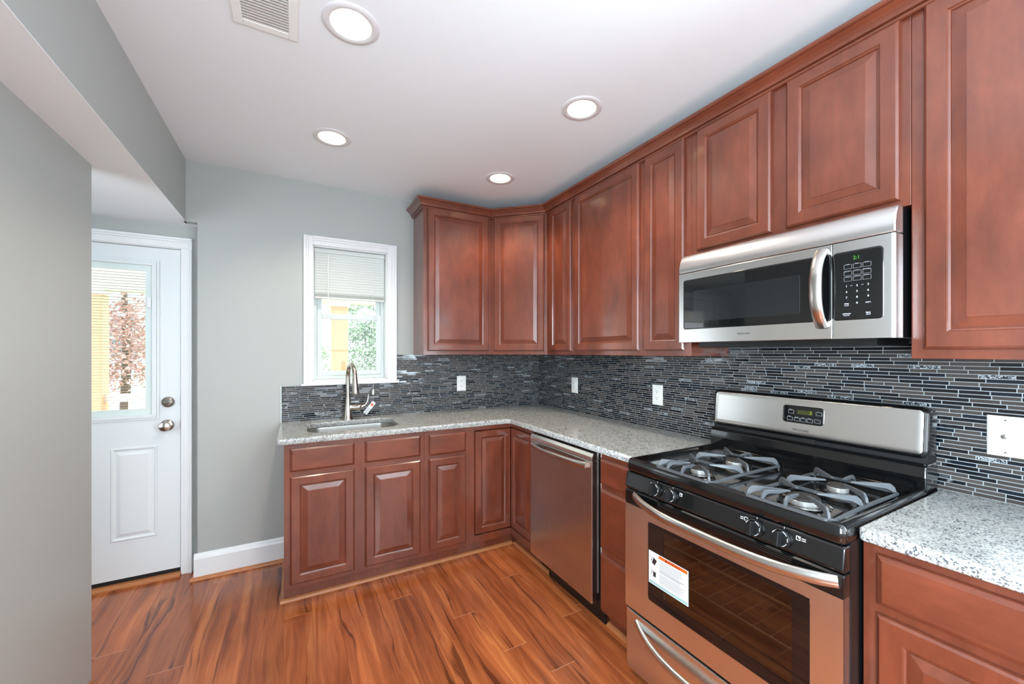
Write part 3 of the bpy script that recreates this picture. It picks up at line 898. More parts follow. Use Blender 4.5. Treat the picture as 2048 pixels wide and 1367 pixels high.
c = thing('base_cabinet', 'cherry sink base cabinet with two doors under two false drawer fronts', 'cabinet', (.32, YB, 0))
m = MB(); base_shell(m, -.049, .691, YFF, YB - .0005, 'y'); m.box(-.049, -.033, YFF + .060, YB - .0005, 0, ZFB); m.build('carcass', M['wood'], c, bevel=0.001)
for a, b2 in ((-.021, .293), (.349, .664)):
    slab_front(c, 'drawer_front', (a, YFF, .698), BACK, b2 - a, .124, TB)
    panel_front(c, 'door', (a, YFF, .109), BACK, b2 - a, .565, TB)
c = thing('base_cabinet', 'narrow cherry base cabinet with one drawer over one door', 'cabinet', (.84, YB, 0))
m = MB(); base_shell(m, .6913, .984, YFF, YB - .0005, 'y'); m.build('carcass', M['wood'], c, bevel=0.001)
slab_front(c, 'drawer', (.718, YFF, .692), BACK, .239, .127, TB)
panel_front(c, 'door', (.718, YFF, .111), BACK, .239, .562, TB)
c = thing('base_cabinet', 'cherry corner base cabinet with two doors hinged at the inside corner', 'cabinet', (1.55, 2.7, 0))
m = MB()
t_ = .019
m.box(.9843, 1.020, YFF, YFF + t_, ZFB, ZKB - .001); m.box(1.020, XFF + t_, YFF, YFF + t_, .815, ZKB - .001); m.box(1.020, XFF + t_, YFF, YFF + t_, ZFB, .131)
m.box(XFF, XFF + t_, 2.1075, YFF, .815, ZKB - .001); m.box(XFF, XFF + t_, 2.1075, YFF, ZFB, .131); m.box(XFF, XFF + t_, 2.1075, 2.115, .131, .815)
m.box(.9843, 1.000, YFF + t_, YB - .0005, ZFB, ZKB - .001); m.box(XFF + t_, XR - .0005, 2.1075, 2.1235, ZFB, ZKB - .001)
m.box(1.0, XR - .0005, YFF + t_, YB - .0005, ZFB, ZFB + .016); m.box(XFF + t_, XR - .0005, 2.1235, YFF + t_, ZFB, ZFB + .016)
m.box(.9843, XFF + .048, YFF + .048, YFF + .060, 0, ZFB); m.box(XFF + .048, XFF + .060, 2.1075, YFF + .060, 0, ZFB)
m.build('carcass', M['wood'], c, bevel=0.001)
m = MB(); m.box(1.0, XR - .004, YB - .006, YB - .001, ZFB + .016, ZKB - .002); m.build('back_panel', M['dark'], c)
panel_front(c, 'door', (1.025, YFF + .012, .136), BACK, .2635, .675, TB, .042, .022)
panel_front(c, 'door', (XFF + .012, 2.408, .136), RIGHT, .2895, .675, TB, .042, .022)
c = thing('base_cabinet', 'cherry three-drawer base cabinet between the dishwasher and the stove', 'cabinet', (XR, 1.37, 0))
m = MB(); base_shell(m, XFF, XR - .0005, 1.2465, 1.489, 'x'); m.build('carcass', M['wood'], c, bevel=0.001)
for a, b2 in ((.698, .820), (.393, .675), (.100, .366)): slab_front(c, 'drawer', (XFF, 1.484, a), RIGHT, .231, b2 - a, TB, 'woody', .013)
c = thing('base_cabinet', 'cherry base cabinet right of the stove, drawer above a door', 'cabinet', (XR, .13, 0))
m = MB(); base_shell(m, XFF, XR - .0005, -.20, .4735, 'x'); m.build('carcass', M['wood'], c, bevel=0.001)
slab_front(c, 'drawer', (XFF, .443, .693), RIGHT, .60, .126, TB, 'woody', .013)
panel_front(c, 'door', (XFF, .443, .110), RIGHT, .60, .560, TB, .050)
# floor shoe along the toe boards
def shoe(a, b2, out, label):
    m = MB(); quarter(m, a, b2, out)
    tag(m.build('shoe_molding', M['shoe'], smooth=50, base=(Vector(a) + Vector(b2)) / 2), label, 'molding', 'shoe moldings at the cabinet toes', 'thing')
shoe((-.067, YFF + .0475, 0), (XFF + .030, YFF + .0475, 0), (0, -1, 0), 'long light wood shoe molding on the floor under the sink cabinets')
shoe((-.0497, YFF + .048, 0), (-.0497, YB - .034, 0), (-1, 0, 0), 'short wood shoe molding at the open end of the sink cabinet')
shoe((XFF + .0475, YFF + .029, 0), (XFF + .0475, 1.99, 0), (-1, 0, 0), 'wood shoe molding on the floor between corner and dishwasher')
shoe((XFF + .0475, 1.488, 0), (XFF + .0475, 1.2465, 0), (-1, 0, 0), 'wood shoe molding on the floor under the three-drawer cabinet')

# ------------------------------------------------------------------ dishwasher
dw = thing('dishwasher', 'stainless steel dishwasher with a bowed bar handle beside the corner cabinet', 'dishwasher', (1.55, 1.80, 0))
DY0, DY1, XDF = 1.521, 2.100, 1.258
m = MB(); m.box(1.312, 1.84, 1.493, 2.104, .10, .838); m.build('tub', M['blackp'], dw)
m = MB(); m.box(XDF, XDF + .048, DY0, DY1, .104, .795); m.build('door', M['steelz'], dw, bevel=0.004)
m = MB(); m.loft([[(XDF + .048, y, .797), (XDF - .001, y, .797), (XDF + .001, y, .815), (XDF + .010, y, .832), (XDF + .048, y, .836)] for y in (DY0, DY1)]); m.build('control_strip', M['steel'], dw, bevel=0.002)
m = MB(); pts = []
for k in range(21):
    q = k / 20; y = 2.066 - q * .512
    pts.append((XDF - .012 - .028 * (1 - abs(2 * q - 1) ** 2.2), y, .771))
m.tube(pts, .01, 12, flat=(.0150, .0070)); m.box(XDF - .018, XDF + .001, 2.040, 2.066, .760, .782); m.box(XDF - .018, XDF + .001, 1.554, 1.580, .760, .782)
m.build('handle', M['handle'], dw, smooth=50)
m = MB(); m.box(1.318, 1.330, 1.4935, 1.985, .004, .098); m.build('kick_plate', M['blackp'], dw)
m = MB(); m.box(1.306, 1.312, 1.506, 1.512, .14, .83); m.build('door_seal', M['alum'], dw)
for fx, fy in ((1.36, 1.6), (1.36, 2.0), (1.78, 1.6), (1.78, 2.0)): MB().cyl((fx, fy, 0), (fx, fy, .10), .012).build('foot', M['blackp'], dw)

# ------------------------------------------------------------------ gas stove
RY0, RY1 = 0.479, 1.238
rg = thing('stove', 'stainless and black freestanding gas stove between the granite counters', 'stove', (1.50, .858, 0))
XDR = 1.200
m = MB()
# body shell, open at the front for the oven cavity
m.box(1.236, 1.80, RY0, RY0 + .012, .03, .842); m.box(1.236, 1.80, RY1 - .012, RY1, .03, .842); m.box(1.78, 1.80, RY0 + .012, RY1 - .012, .03, .842)
m.box(1.236, 1.78, RY0 + .012, RY1 - .012, .03, .045); m.box(1.236, 1.78, RY0 + .012, RY1 - .012, .828, .842); m.box(1.238, 1.26, RY0 + .012, RY1 - .012, .70, .828); m.box(1.238, 1.26, RY0 + .012, RY1 - .012, .045, .30)
m.build('body', M['blackp'], rg)
for fx, fy in ((1.28, .52), (1.28, 1.19), (1.76, .52), (1.76, 1.19)): MB().cyl((fx, fy, 0), (fx, fy, .03), .015).build('foot', M['blackp'], rg)
# oven cavity
m = MB(); cy0, cy1, cz0, cz1 = .565, 1.095, .33, .69
m.box(1.26, 1.70, cy0 - .006, cy0, cz0, cz1); m.box(1.26, 1.70, cy1, cy1 + .006, cz0, cz1); m.box(1.26, 1.70, cy0, cy1, cz0 - .006, cz0); m.box(1.26, 1.70, cy0, cy1, cz1, cz1 + .006); m.box(1.70, 1.706, cy0 - .006, cy1 + .006, cz0 - .006, cz1 + .006)
m.build('oven_cavity', M['ovenin'], rg)
for zr_ in (.455, .575):
    m = MB()
    m.cyl((1.275, cy0 + .004, zr_), (1.275, cy1 - .004, zr_), .0028, n=8); m.cyl((1.66, cy0 + .004, zr_), (1.66, cy1 - .004, zr_), .0028, n=8)
    m.cyl((1.47, cy0 + .004, zr_), (1.47, cy1 - .004, zr_), .0022, n=8)
    for k in range(10):
        y = cy0 + .02 + k * (cy1 - cy0 - .04) / 9
        m.cyl((1.268, y, zr_ + .004), (1.665, y, zr_ + .004), .0014, n=6)
    m.box(1.268, 1.67, cy0 + .0005, cy0 + .005, zr_ - .004, zr_ + .002); m.box(1.268, 1.67, cy1 - .005, cy1 - .0005, zr_ - .004, zr_ + .002)
    m.build('oven_rack', M['rack'], rg)
# cooktop with raised rim
ctz = .874
m = MB()
m.round_rings((1.206, RY1, .838), (0, -1, 0), (1, 0, 0), (0, 0, 1), RY1 - RY0, .575, .018,
              [(.004, 0), (.0005, .006), (0, .024), (.002, .038), (.007, .047), (.013, .050), (.019, .050), (.025, .045), (.035, ctz - .838), (.07, ctz - .838)])
m.build('cooktop', M['black'], rg, smooth=50)
# control panel
m = MB()
m.loft([[(1.236, y, .768), (1.203, y, .768), (1.199, y, .774), (1.208, y, .828), (1.214, y, .834), (1.236, y, .834)] for y in (RY0 + .001, RY1 - .001)])
m.build('control_panel', M['black'], rg, bevel=0.003)
cpN = Vector((-.986, 0, .164)).normalized(); cpV = Vector((.164, 0, .986)).normalized(); cpU = Vector((0, -1, 0))
def cp(y, z): return Vector((1.199 + (z - .774) * (.009 / .054), y, z))
for yk in (1.079, 1.007, .703, .627):
    m = MB(); m.lathe(cp(yk, .801), cpN, [(.0270, 0), (.0270, .004), (.0255, .012), (.0235, .014), (.004, .0145)], 28)
    kb = m.build('knob', M['blackp'], rg, smooth=40)
    m = MB(); c0 = cp(yk, .801)
    m.loft([[c0 + cpN * d + cpU * (sx * w2) + cpV * (sz * h2) for sx, sz in ((-1, -1), (1, -1), (1, 1), (-1, 1))] for d, w2, h2 in ((.013, .0075, .0225), (.032, .0050, .0210))]); m.build('knob_grip', M['blackp'], kb, bevel=0.0015)
    m = MB()
    for k in range(16):
        a = math.radians(150 - k * 14)
        if k in (4, 9, 12): continue
        cc = c0 + cpN * .0148 + (cpU * math.cos(a) + cpV * math.sin(a)) * .0212
        tx = (-cpU * math.sin(a) + cpV * math.cos(a)); rx = (cpU * math.cos(a) + cpV * math.sin(a))
        quad(m, cc - cpN * .0008, tx, rx, cpN, .0048, .0013 if k > 7 else .0022, .0005)
    m.build('knob_dial', M['print'], kb)
for y in (1.079, 1.007, .703, .627):
    m = MB(); quad(m, cp(y - .004, .8290) + cpN * .0002, cpU, cpV, cpN, .0013, .007); m.build('off_mark', M['print'], rg)
def burner_mark(y, dot, flame):
    m = MB(); c0 = cp(y, .816); outline(m, c0 + cpN * .0003, cpU, cpV, cpN, .0095, .0095, .0016); quad(m, c0 + cpU * dot[0] + cpV * dot[1] + cpN * .0003, cpU, cpV, cpN, .004, .004)
    if flame:
        for dz in (-.003, .002): quad(m, c0 + cpU * flame + cpV * dz + cpN * .0003, cpU, cpV, cpN, .010, .002)
    m.build('burner_mark', M['print'], rg)
burner_mark(1.101, (.002, -.002), 0); burner_mark(.967, (.002, .002), 0); burner_mark(.731, (.003, -.003), -.013); burner_mark(.586, (.002, .002), .0135)
# vent trim and oven door
m = MB()
m.loft([[(1.238, y, .706), (1.202, y, .706), (1.202, y, .758), (1.207, y, .764), (1.238, y, .764)] for y in (RY0 + .001, RY1 - .001)])
for zz in (.742, .748, .754): m.box(1.1995, 1.203, .60, 1.07, zz, zz + .003)
m.build('door_top_trim', M['black'], rg, bevel=0.002)
od = MB()
wy0, wy1, wz0_, wz1_ = .556, 1.113, .368, .668
od.box(XDR, 1.236, RY0 + .002, wy0, .284, .705); od.box(XDR, 1.236, wy1, RY1 - .002, .284, .705); od.box(XDR, 1.236, wy0, wy1, .284, wz0_); od.box(XDR, 1.236, wy0, wy1, wz1_, .705)
odr = od.build('oven_door', M['steel'], rg)
m = MB(); ym0, ym1, zm0, zm1 = .600, 1.040, .405, .655
xg = XDR - .0006
def ring_frame(mb, o, i, x0, x1, rad_o, rad_i, n=6):
    # black printed border: rounded outside, rounded inside
    def rr(b, r):
        pts = []
        for cx, cy, a0 in ((b[0] + r, b[2] + r, 180), (b[1] - r, b[2] + r, 270), (b[1] - r, b[3] - r, 0), (b[0] + r, b[3] - r, 90)):
            for k in range(n + 1):
                a = math.radians(a0 + 90 * k / n); pts.append((cx + r * math.cos(a), cy + r * math.sin(a)))
        return pts
    O_, I_ = rr(o, rad_o), rr(i, rad_i)
    L0 = [[(x0, p[0], p[1]) for p in O_], [(x1, p[0], p[1]) for p in O_], [(x1, p[0], p[1]) for p in I_], [(x0, p[0], p[1]) for p in I_], [(x0, p[0], p[1]) for p in O_]]
    mb.loft(L0, False, False)
ring_frame(m, (wy0 - .001, wy1 + .001, wz0_ - .001, wz1_ + .001), (ym0, ym1, zm0, zm1), xg, xg + .006, .016, .012)
m.build('window_border', M['blackglass'], odr)
MB().box(xg + .0015, xg + .0045, ym0 - .004, ym1 + .004, zm0 - .004, zm1 + .004).build('oven_glass', M['ovenglass'], odr)
def bow_handle(y0, y1, z, x_end, bulge, sag, r, name, parent):
    pts = []; n = 25
    for k in range(n):
        q = k / (n - 1); e_ = 1 - abs(2 * q - 1) ** 3.2
        pts.append((x_end - bulge * e_, y1 - q * (y1 - y0), z - sag * e_))
    mm = MB(); mm.tube(pts, r, 14, flat=r); return mm.build(name, M['handle'], parent, smooth=60)
bow_handle(.492, 1.186, .745, 1.202, .050, .016, (.0180, .0105), 'oven_handle', odr)
m = MB(); m.box(1.204, 1.236, RY0 + .004, RY1 - .004, .034, .270)
dwr = m.build('storage_drawer', M['steel'], rg, bevel=0.003)
bow_handle(.515, 1.180, .236, 1.205, .040, .044, (.0155, .010), 'drawer_handle', dwr)
# warning label stuck on the oven door window
lb = thing('warning_label', 'white warning label with an orange stripe stuck on the oven window', 'label', (1.198, 1.02, .438))
xs_ = xg - .0002
LU, LV, LN = Vector((0, -1, 0)), Vector((0, 0, 1)), Vector((-1, 0, 0))
def lp(u, v): return Vector((xs_, 1.109 - u, .562 - v))
m = MB(); quad(m, lp(.089, .062), LU, LV, LN, .178, .124, .0005); m.build('label_paper', M['paper'], lb)
m = MB(); quad(m, lp(.111, .0085) + LN * .0005, LU, LV, LN, .126, .012); m.build('orange_stripe', M['orange'], lb)
m = MB(); quad(m, lp(.089, .1165) + LN * .0005, LU, LV, LN, .174, .009); m.build('teal_stripe', M['teal'], lb)
m = MB()
add_text(m, '\u26a0 WARNING' if False else 'WARNING', .011, lp(.117, .0085) + LN * .0009, LU, LV, LN)
b0 = lp(.083, .0085) + LN * .0008
m.loft([[b0 - LU * .005 - LV * .004 + LN * k, b0 + LU * .005 - LV * .004 + LN * k, b0 + LV * .005 + LN * k] for k in (0, .0003)])
m.build('label_heading', M['ink'], lb)
# pictograms: tipping stove and open-door stove
for (u, v, a, sz) in ((.027, .035, 25, 1.0), (.028, .083, 0, .8)):
    ca, sa = math.cos(math.radians(a)), math.sin(math.radians(a)); u2 = LU * ca - LV * sa; v2 = LV * ca + LU * sa
    m = MB(); quad(m, lp(u, v) + LN * .0005, u2, v2, LN, .016 * sz, .024 * sz); quad(m, lp(u - .013, v - .002) + LN * .0005, v2, u2, LN, .010, .003); quad(m, lp(u - .012, v - .013 * sz) + LN * .0005, u2, v2, LN, .018 * sz, .0018)
    m.build('pictogram', M['ink'], lb)
m = MB()
rr_ = random.Random(3)
for k in range(17):
    v = .022 + k * .0050
    if k == 9: continue
    w = .112 * rr_.uniform(.78, 1.0)
    quad(m, lp(.052 + w / 2, v) + LN * .0005, LU, LV, LN, w, .0016 if k not in (7, 8) else .0024)
m.build('label_lines', M['inkg'], lb)
# backguard
bgN = Vector((-1, 0, .10)).normalized(); bgV = Vector((.10, 0, 1)).normalized()
m = MB()
m.loft([[(1.758, y, .868), (1.752, y, .885), (1.748, y, .925), (1.752, y, .958), (1.764, y, .966), (1.85, y, .966), (1.85, y, .868)] for y in (RY0 + .002, RY1 - .002)])
m.build('splash_panel', M['black'], rg, bevel=0.004)
m = MB(); m.box(1.775, 1.85, RY0 + .006, RY1 - .006, .966, 1.0); m.box(1.768, 1.775, .80, .84, .966, .995); m.build('vent_slot', M['dark'], rg)
gu = Vector((0, -1, 0)); O_ = Vector((1.762, RY1 - .002, .982))
m = MB()
gw, gh = RY1 - RY0 - .004, .168
m.round_rings(O_ - bgN * .072, gu, bgV, bgN, gw, gh, .026, [(.004, 0), (0, .004), (0, .062), (.004, .070), (.011, .0735), (.013, .0725), (.013, .069), (.02, .069)])
bg = m.build('backguard', M['black'], rg, smooth=40)
m = MB(); m.round_rings(O_ - bgN * .0035, gu, bgV, bgN, gw, gh, .026, [(.0135, 0), (.0135, .003), (.016, .0038), (.03, .0038)]); m.build('backguard_panel', M['steel'], bg, smooth=30)
fz = .0004
def bgp(y, z): # point on steel panel surface
    return O_ + bgN * fz + bgV * ((z - .982) / bgV.z) + gu * (O_.y - y)
m = MB(); a_ = bgp(.9185, 1.040); m.round_rings(a_, gu, bgV, bgN, .147, .069, .013, [(0, -.002), (0, .0015), (.002, .0032), (.004, .0035)]); dp = m.build('control_display', M['blackglass'], bg, smooth=30)
m = MB(); quad(m, bgp(.836, 1.0845) + bgN * .0035, gu, bgV, bgN, .054, .016); m.build('display_screen', M['lcd'], dp)
m = MB(); add_text(m, '3', .019, bgp(.816, 1.0845) + bgN * .0039, gu, bgV, bgN, 1.0); m.build('display_digit', M['amber'], dp)
m = MB()
for y, z_, t in ((.886, 1.083, 'timer'), (.889, 1.0555, 'bake'), (.863, 1.0545, 'broil'), (.840, 1.0545, 'start'), (.817, 1.0545, 'clean'), (.787, 1.0850, '+'), (.791, 1.0560, '-')):
    m = MB(); outline(m, bgp(y, z_) + bgN * .0035, gu, bgV, bgN, .0195, .0125, .0008); add_text(m, t, .0062, bgp(y + .002, z_ + .0088) + bgN * .0035, gu, bgV, bgN); m.build('button_print', M['inkl'], dp)
m = MB(); add_text(m, 'FRIGIDAIRE', .0112, bgp(.849, 1.0125) + bgN * .0002, gu, bgV, bgN, 1.05); m.build('brand_lettering', M['ink'], bg)
# burners
BUR = [(1.322, .628, .041), (1.535, .630, .029), (1.318, .975, .031), (1.530, .977, .029)]
for (x, y, r) in BUR:
    m = MB(); m.lathe((x, y, ctz - .003), (0, 0, 1), [(r * .98, .002), (r, .006), (r, .020), (r * .97, .021), (.004, .021)], 36); bu = m.build('burner', M['alum'], rg, smooth=35)
    m = MB(); m.lathe((x, y, ctz + .019), (0, 0, 1), [(r * .99, 0), (r * 1.0, .003), (r * .94, .0055), (.004, .006)], 36); m.build('burner_cap', M['burnercap'], bu, smooth=35)
    m = MB(); m.lathe((x, y, ctz + .0017), (0, 0, 1), [(r + .028, -.0012), (r + .022, .002), (r + .010, .0012), (r + .002, .003)], 36, False, False); m.build('drip_ring', M['black'], bu)
# grates
def grate(yc_, label):
    g = thing('burner_grate', label, 'grate', (1.425, yc_, ctz), 'cast grates on the stove')
    xa, xm, xb, hw = 1.212, 1.424, 1.640, .118
    m = MB(); zb_ = ctz + .014
    ch = .016
    loop = [(xa, yc_ - hw + ch), (xa, yc_ + hw - ch), (xa + ch, yc_ + hw), (xm, yc_ + hw - .004), (xb - ch, yc_ + hw), (xb, yc_ + hw - ch), (xb, yc_ - hw + ch), (xb - ch, yc_ - hw), (xm, yc_ - hw + .004), (xa + ch, yc_ - hw)]
    n = len(loop); cxx, cyy = xm, yc_
    R = []
    for k in range(n + 1):
        p = Vector((loop[k % n][0], loop[k % n][1], zb_)); d = Vector((p.x - cxx, p.y - cyy, 0)).normalized()
        R.append([p + d * .0045 + Vector((0, 0, .004)), p - d * .0045 + Vector((0, 0, .004)), p - d * .004 - Vector((0, 0, .004)), p + d * .004 - Vector((0, 0, .004))])
    m.loft(R, False, False)
    m.bar([(xm, yc_ - hw + .004, zb_), (xm, yc_ + hw - .004, zb_)], .0045, .004)
    m.build('frame', M['grate'], g)
    for sx in (xa + ch * .4, xb - ch * .4):
        for sy in (-1, 1):
            mm = MB(); mm.cyl((sx, yc_ + sy * (hw - ch * .4), ctz - .0005), (sx, yc_ + sy * (hw - ch * .4), zb_), .0055, .0045, 10); mm.build('foot', M['blackp'], g)
    zt = ctz + .042
    def arm(p0, cxy, rin, wide):
        a0 = Vector((p0[0], p0[1], 0)); c0 = Vector((cxy[0], cxy[1], 0)); d = (c0 - a0); Ld = d.length; d.normalize()
        S = Vector((-d.y, d.x, 0))
        prof = [(.0, zb_ - .004, zb_ + .004), (.004, zb_ - .004, zt - .010), (.014, zb_ + (0.006 if wide else .012), zt), (.026, zt - .016 if wide else zt - .010, zt + .0005)]
        e_ = Ld - rin
        prof += [(.026 + (e_ - .026) * .5, zt - .0125, zt - .001), (e_ - .004, zt - .0085, zt - .0035), (e_, zt - .007, zt - .005)]
        mm = MB(); R2 = []
        for i_, (s_, zl, zh) in enumerate(prof):
            p = a0 + d * s_; t_ = .0044
            R2.append([Vector((p.x, p.y, zl)) + S * t_, Vector((p.x, p.y, zh)) + S * t_ * .75, Vector((p.x, p.y, zh)) - S * t_ * .75, Vector((p.x, p.y, zl)) - S * t_])
        mm.loft(R2); mm.build('arm', M['grate'], g, bevel=0.001)
    for bxc, x_lo, x_hi, out in ((1.320, xa, xm, xa), (1.533, xm, xb, xb)):
        c_ = (bxc, yc_)
        arm((x_lo + (.008 if x_lo == xa else .016), yc_ + hw - .008), c_, .032, True); arm((x_hi - (.008 if x_hi == xb else .016), yc_ + hw - .006), c_, .032, True)
        arm((x_lo + (.008 if x_lo == xa else .016), yc_ - hw + .008), c_, .032, True); arm((x_hi - (.008 if x_hi == xb else .016), yc_ - hw + .006), c_, .032, True)
        arm((out, yc_ - .004), c_, .030, False)
        if out == xa: arm((xa, yc_ + .062), (bxc, yc_ + .012), .040, False)
grate(.975, 'left grey cast iron grate over the stove burners, nearer the corner')
grate(.629, 'right grey cast iron grate over the stove burners, beside the right counter')

# ------------------------------------------------------------------ over-the-range microwave
mw = thing('microwave', 'stainless over-the-range microwave mounted under the short cabinet', 'microwave', (1.70, .84, 1.365))
MY0, MY1, XMF = .474, 1.2075, 1.492
m = MB(); m.box(1.545, 1.8535, MY0 + .004, MY1, 1.368, 1.754); m.build('case', M['blackp'], mw, bevel=0.003)
m = MB(); m.loft([[(1.545, y, 1.349), (1.560, y + s_, 1.346), (1.78, y + s_, 1.346), (1.80, y, 1.368), (1.545, y, 1.368)] for y, s_ in ((MY0 + .06, 0), (MY1 - .06, 0))]); m.build('underside', M['blackp'], mw)
m = MB(); m.loft([[(1.546, y, 1.669), (XMF, y, 1.669), (XMF - .001, y, 1.690), (XMF + .006, y, 1.722), (XMF + .018, y, 1.742), (XMF + .026, y, 1.750), (1.546, y, 1.750)] for y in (MY0, MY1)]); m.build('top_grille', M['steel'], mw, smooth=40, bevel=0.003)
YDV = .627
m = MB(); m.box(XMF, 1.544, YDV + .0008, MY1, 1.367, 1.666); md = m.build('door', M['steel'], mw, bevel=0.0012)
m = MB(); m.round_rings((XMF + .002, 1.184, 1.4235), (0, -1, 0), (0, 0, 1), (-1, 0, 0), 1.184 - YDV - .001, .2135, .010, [(0, 0), (0, .0022), (.002, .0032), (.006, .0032)]); m.build('door_glass', M['blackglass'], md, smooth=30)
m = MB(); m.round_rings((XMF - .0012, 1.132, 1.455), (0, -1, 0), (0, 0, 1), (-1, 0, 0), .412, .131, .004, [(0, 0), (0, .0004), (.003, .0004)]); m.build('viewing_mesh', M['mesh'], md)
m = MB(); add_text(m, 'FRIGIDAIRE', .0095, (XMF, .915, 1.3955), (0, -1, 0), (0, 0, 1), (-1, 0, 0), 1.05); m.build('brand_lettering', M['ink'], md)
pts = []
for k in range(25):
    q = k / 24; e_ = 1 - abs(2 * q - 1) ** 2.6; pts.append((XMF - .002 - .042 * e_, .655, 1.406 + q * .246))
m = MB(); m.tube(pts, .012, 14, flat=(.010, .0180), up=(-1, 0, 0)); m.build('door_handle', M['handle'], md, smooth=60)
m = MB(); ed = [(XMF, YDV - .0014)] + [(XMF + .010 - .010 * math.cos(math.radians(a)), MY0 + .010 - .010 * math.sin(math.radians(a))) for a in range(0, 91, 15)] + [(1.544, MY0), (1.544, YDV - .0014)]
m.loft([[(p[0], p[1], z_) for p in ed] for z_ in (1.367, 1.666)]); pn = m.build('control_panel', M['steel'], mw, smooth=40)
m = MB(); m.round_rings((XMF + .002, YDV - .001, 1.4235), (0, -1, 0), (0, 0, 1), (-1, 0, 0), YDV - .501, .2125, .012, [(0, 0), (0, .0022), (.002, .0032), (.006, .0032)]); kp = m.build('keypad_glass', M['blackglass'], pn, smooth=30)
xk = XMF - .0013
MU, MV, MN = (0, -1, 0), (0, 0, 1), (-1, 0, 0)
m = MB()
rows = (1.5885, 1.568, 1.5505)
names_ = (('cook', 'time', 'clock'), ('popcorn', 'potato', 'beverage'), ('reheat', 'defrost', 'power'))
for zi, z_ in enumerate(rows):
    for yi, y in enumerate((.5855, .5620, .5385)):
        m = MB(); outline(m, (xk, y, z_ - .001), MU, MV, MN, .0195, .0125, .0005); add_text(m, names_[zi][yi], .0048, (xk, y + .001, z_ + .0062), MU, MV, MN); m.build('button_print', M['inkl'], kp)
dg_ = (('1', '2', '3'), ('4', '5', '6'), ('7', '8', '9'))
for zi, z_ in enumerate((1.5275, 1.510, 1.4925)):
    for yi, y in enumerate((.589, .5625, .5355)): m = MB(); add_text(m, dg_[zi][yi], .0085, (xk, y, z_), MU, MV, MN); m.build('digit_print', M['print'], kp)
m = MB(); add_text(m, '0', .0085, (xk, .5625, 1.4745), MU, MV, MN); m.build('digit_print', M['print'], kp)
for y, z_, t in ((.589, 1.4745, 'stop'), (.589, 1.4685, 'cancel'), (.5355, 1.4745, 'start'), (.589, 1.4435, 'exhaust'), (.589, 1.438, 'hi-lo-off'), (.5355, 1.4435, 'light'), (.5355, 1.438, 'on-off')):
    m = MB(); add_text(m, t, .0068 if t in ('stop', 'start', 'exhaust', 'light') else .0045, (xk, y, z_), MU, MV, MN); m.build('key_print', M['print'], kp)
m = MB(); quad(m, (xk, .5765, 1.5285), MU, MV, MN, .006, .0006); quad(m, (xk, .5495, 1.5285), MU, MV, MN, .006, .0006)
m.build('dash_print', M['print'], kp)
m = MB(); add_text(m, '2:1', .0155, (xk, .564, 1.6125), MU, MV, MN, .9); m.build('clock_digits', M['green'], kp)

# ------------------------------------------------------------------ outlets and switch plate
def outlet(C, fr, label):
    C = Vector(C); U, V, N = Vector(fr['U']), Vector(fr['V']), Vector(fr['N'])
    t = thing('outlet', label, 'outlet', C, 'white outlets on the backsplash')
    m = MB(); m.rect_rings(C - U * .037 - V * .0585, U, V, N, .074, .117, [(0, 0), (0, .003), (.003, .0055), (.01, .006)]); m.build('cover_plate', M['plate'], t)
    m = MB(); m.rect_rings(C - U * .0165 - V * .034 + N * .006, U, V, N, .033, .068, [(0, -.001), (0, .0012), (.001, .0018)]); rc = m.build('receptacle', M['plate'], t)
    for sv in (-.019, .019):
        m = MB(); quad(m, C + V * (sv + .003) - U * .006 + N * .0078, U, V, N, .0024, .0085); quad(m, C + V * (sv + .003) + U * .006 + N * .0078, U, V, N, .0024, .007); quad(m, C + V * (sv - .007) + N * .0078, U, V, N, .0045, .0045)
        m.build('socket_slots', M['slot'], rc)
    for k in (-.047, .047): m = MB(); m.lathe(C + V * k + N * .0058, N, [(.0028, 0), (.0026, .0008), (.0005, .001)], 10); m.build('plate_screw', M['plate'], t)
outlet((1.140, YB - .008, 1.081), BACK, 'white outlet on the tile of the window wall, under the first wall cabinet')
outlet((XR - .008, 2.440, 1.076), RIGHT, 'white outlet on the stove wall tile, the one nearer the corner')
outlet((XR - .008, 1.648, 1.076), RIGHT, 'white outlet on the stove wall tile, the one nearer the stove')
t = thing('switch_plate', 'wide white plate with a round dimmer knob right of the stove', 'switch', (XR - .008, .315, 1.074))
C = Vector((XR - .008, .315, 1.074)); U, V, N = Vector(RIGHT['U']), Vector(RIGHT['V']), Vector(RIGHT['N'])
m = MB(); m.rect_rings(C - U * .060 - V * .060, U, V, N, .120, .120, [(0, 0), (0, .003), (.003, .0055), (.01, .006)]); m.build('cover_plate', M['plate'], t)
for k in (-.023, .023):
    m = MB(); m.rect_rings(C + U * (k - .0168) - V * .033 + N * .006, U, V, N, .0336, .066, [(0, -.001), (0, .0008), (.001, .0012)]); m.build('insert', M['plate'], t)
m = MB(); m.lathe(C - U * .023 + N * .007, N, [(.0085, 0), (.0080, .006), (.0068, .009), (.003, .010)], 24); m.build('dimmer_knob', M['handle'], t, smooth=40)
m = MB(); m.box(XR - .0165, XR - .0150, .2895, .2945, 1.066, 1.082); m.build('toggle', M['plate'], t)
for k in (-.023, .023):
    for s_ in (-.048, .048): m = MB(); m.lathe(C + U * k + V * s_ + N * .0058, N, [(.0028, 0), (.0026, .0008), (.0005, .001)], 10); m.build('plate_screw', M['slot'], t)

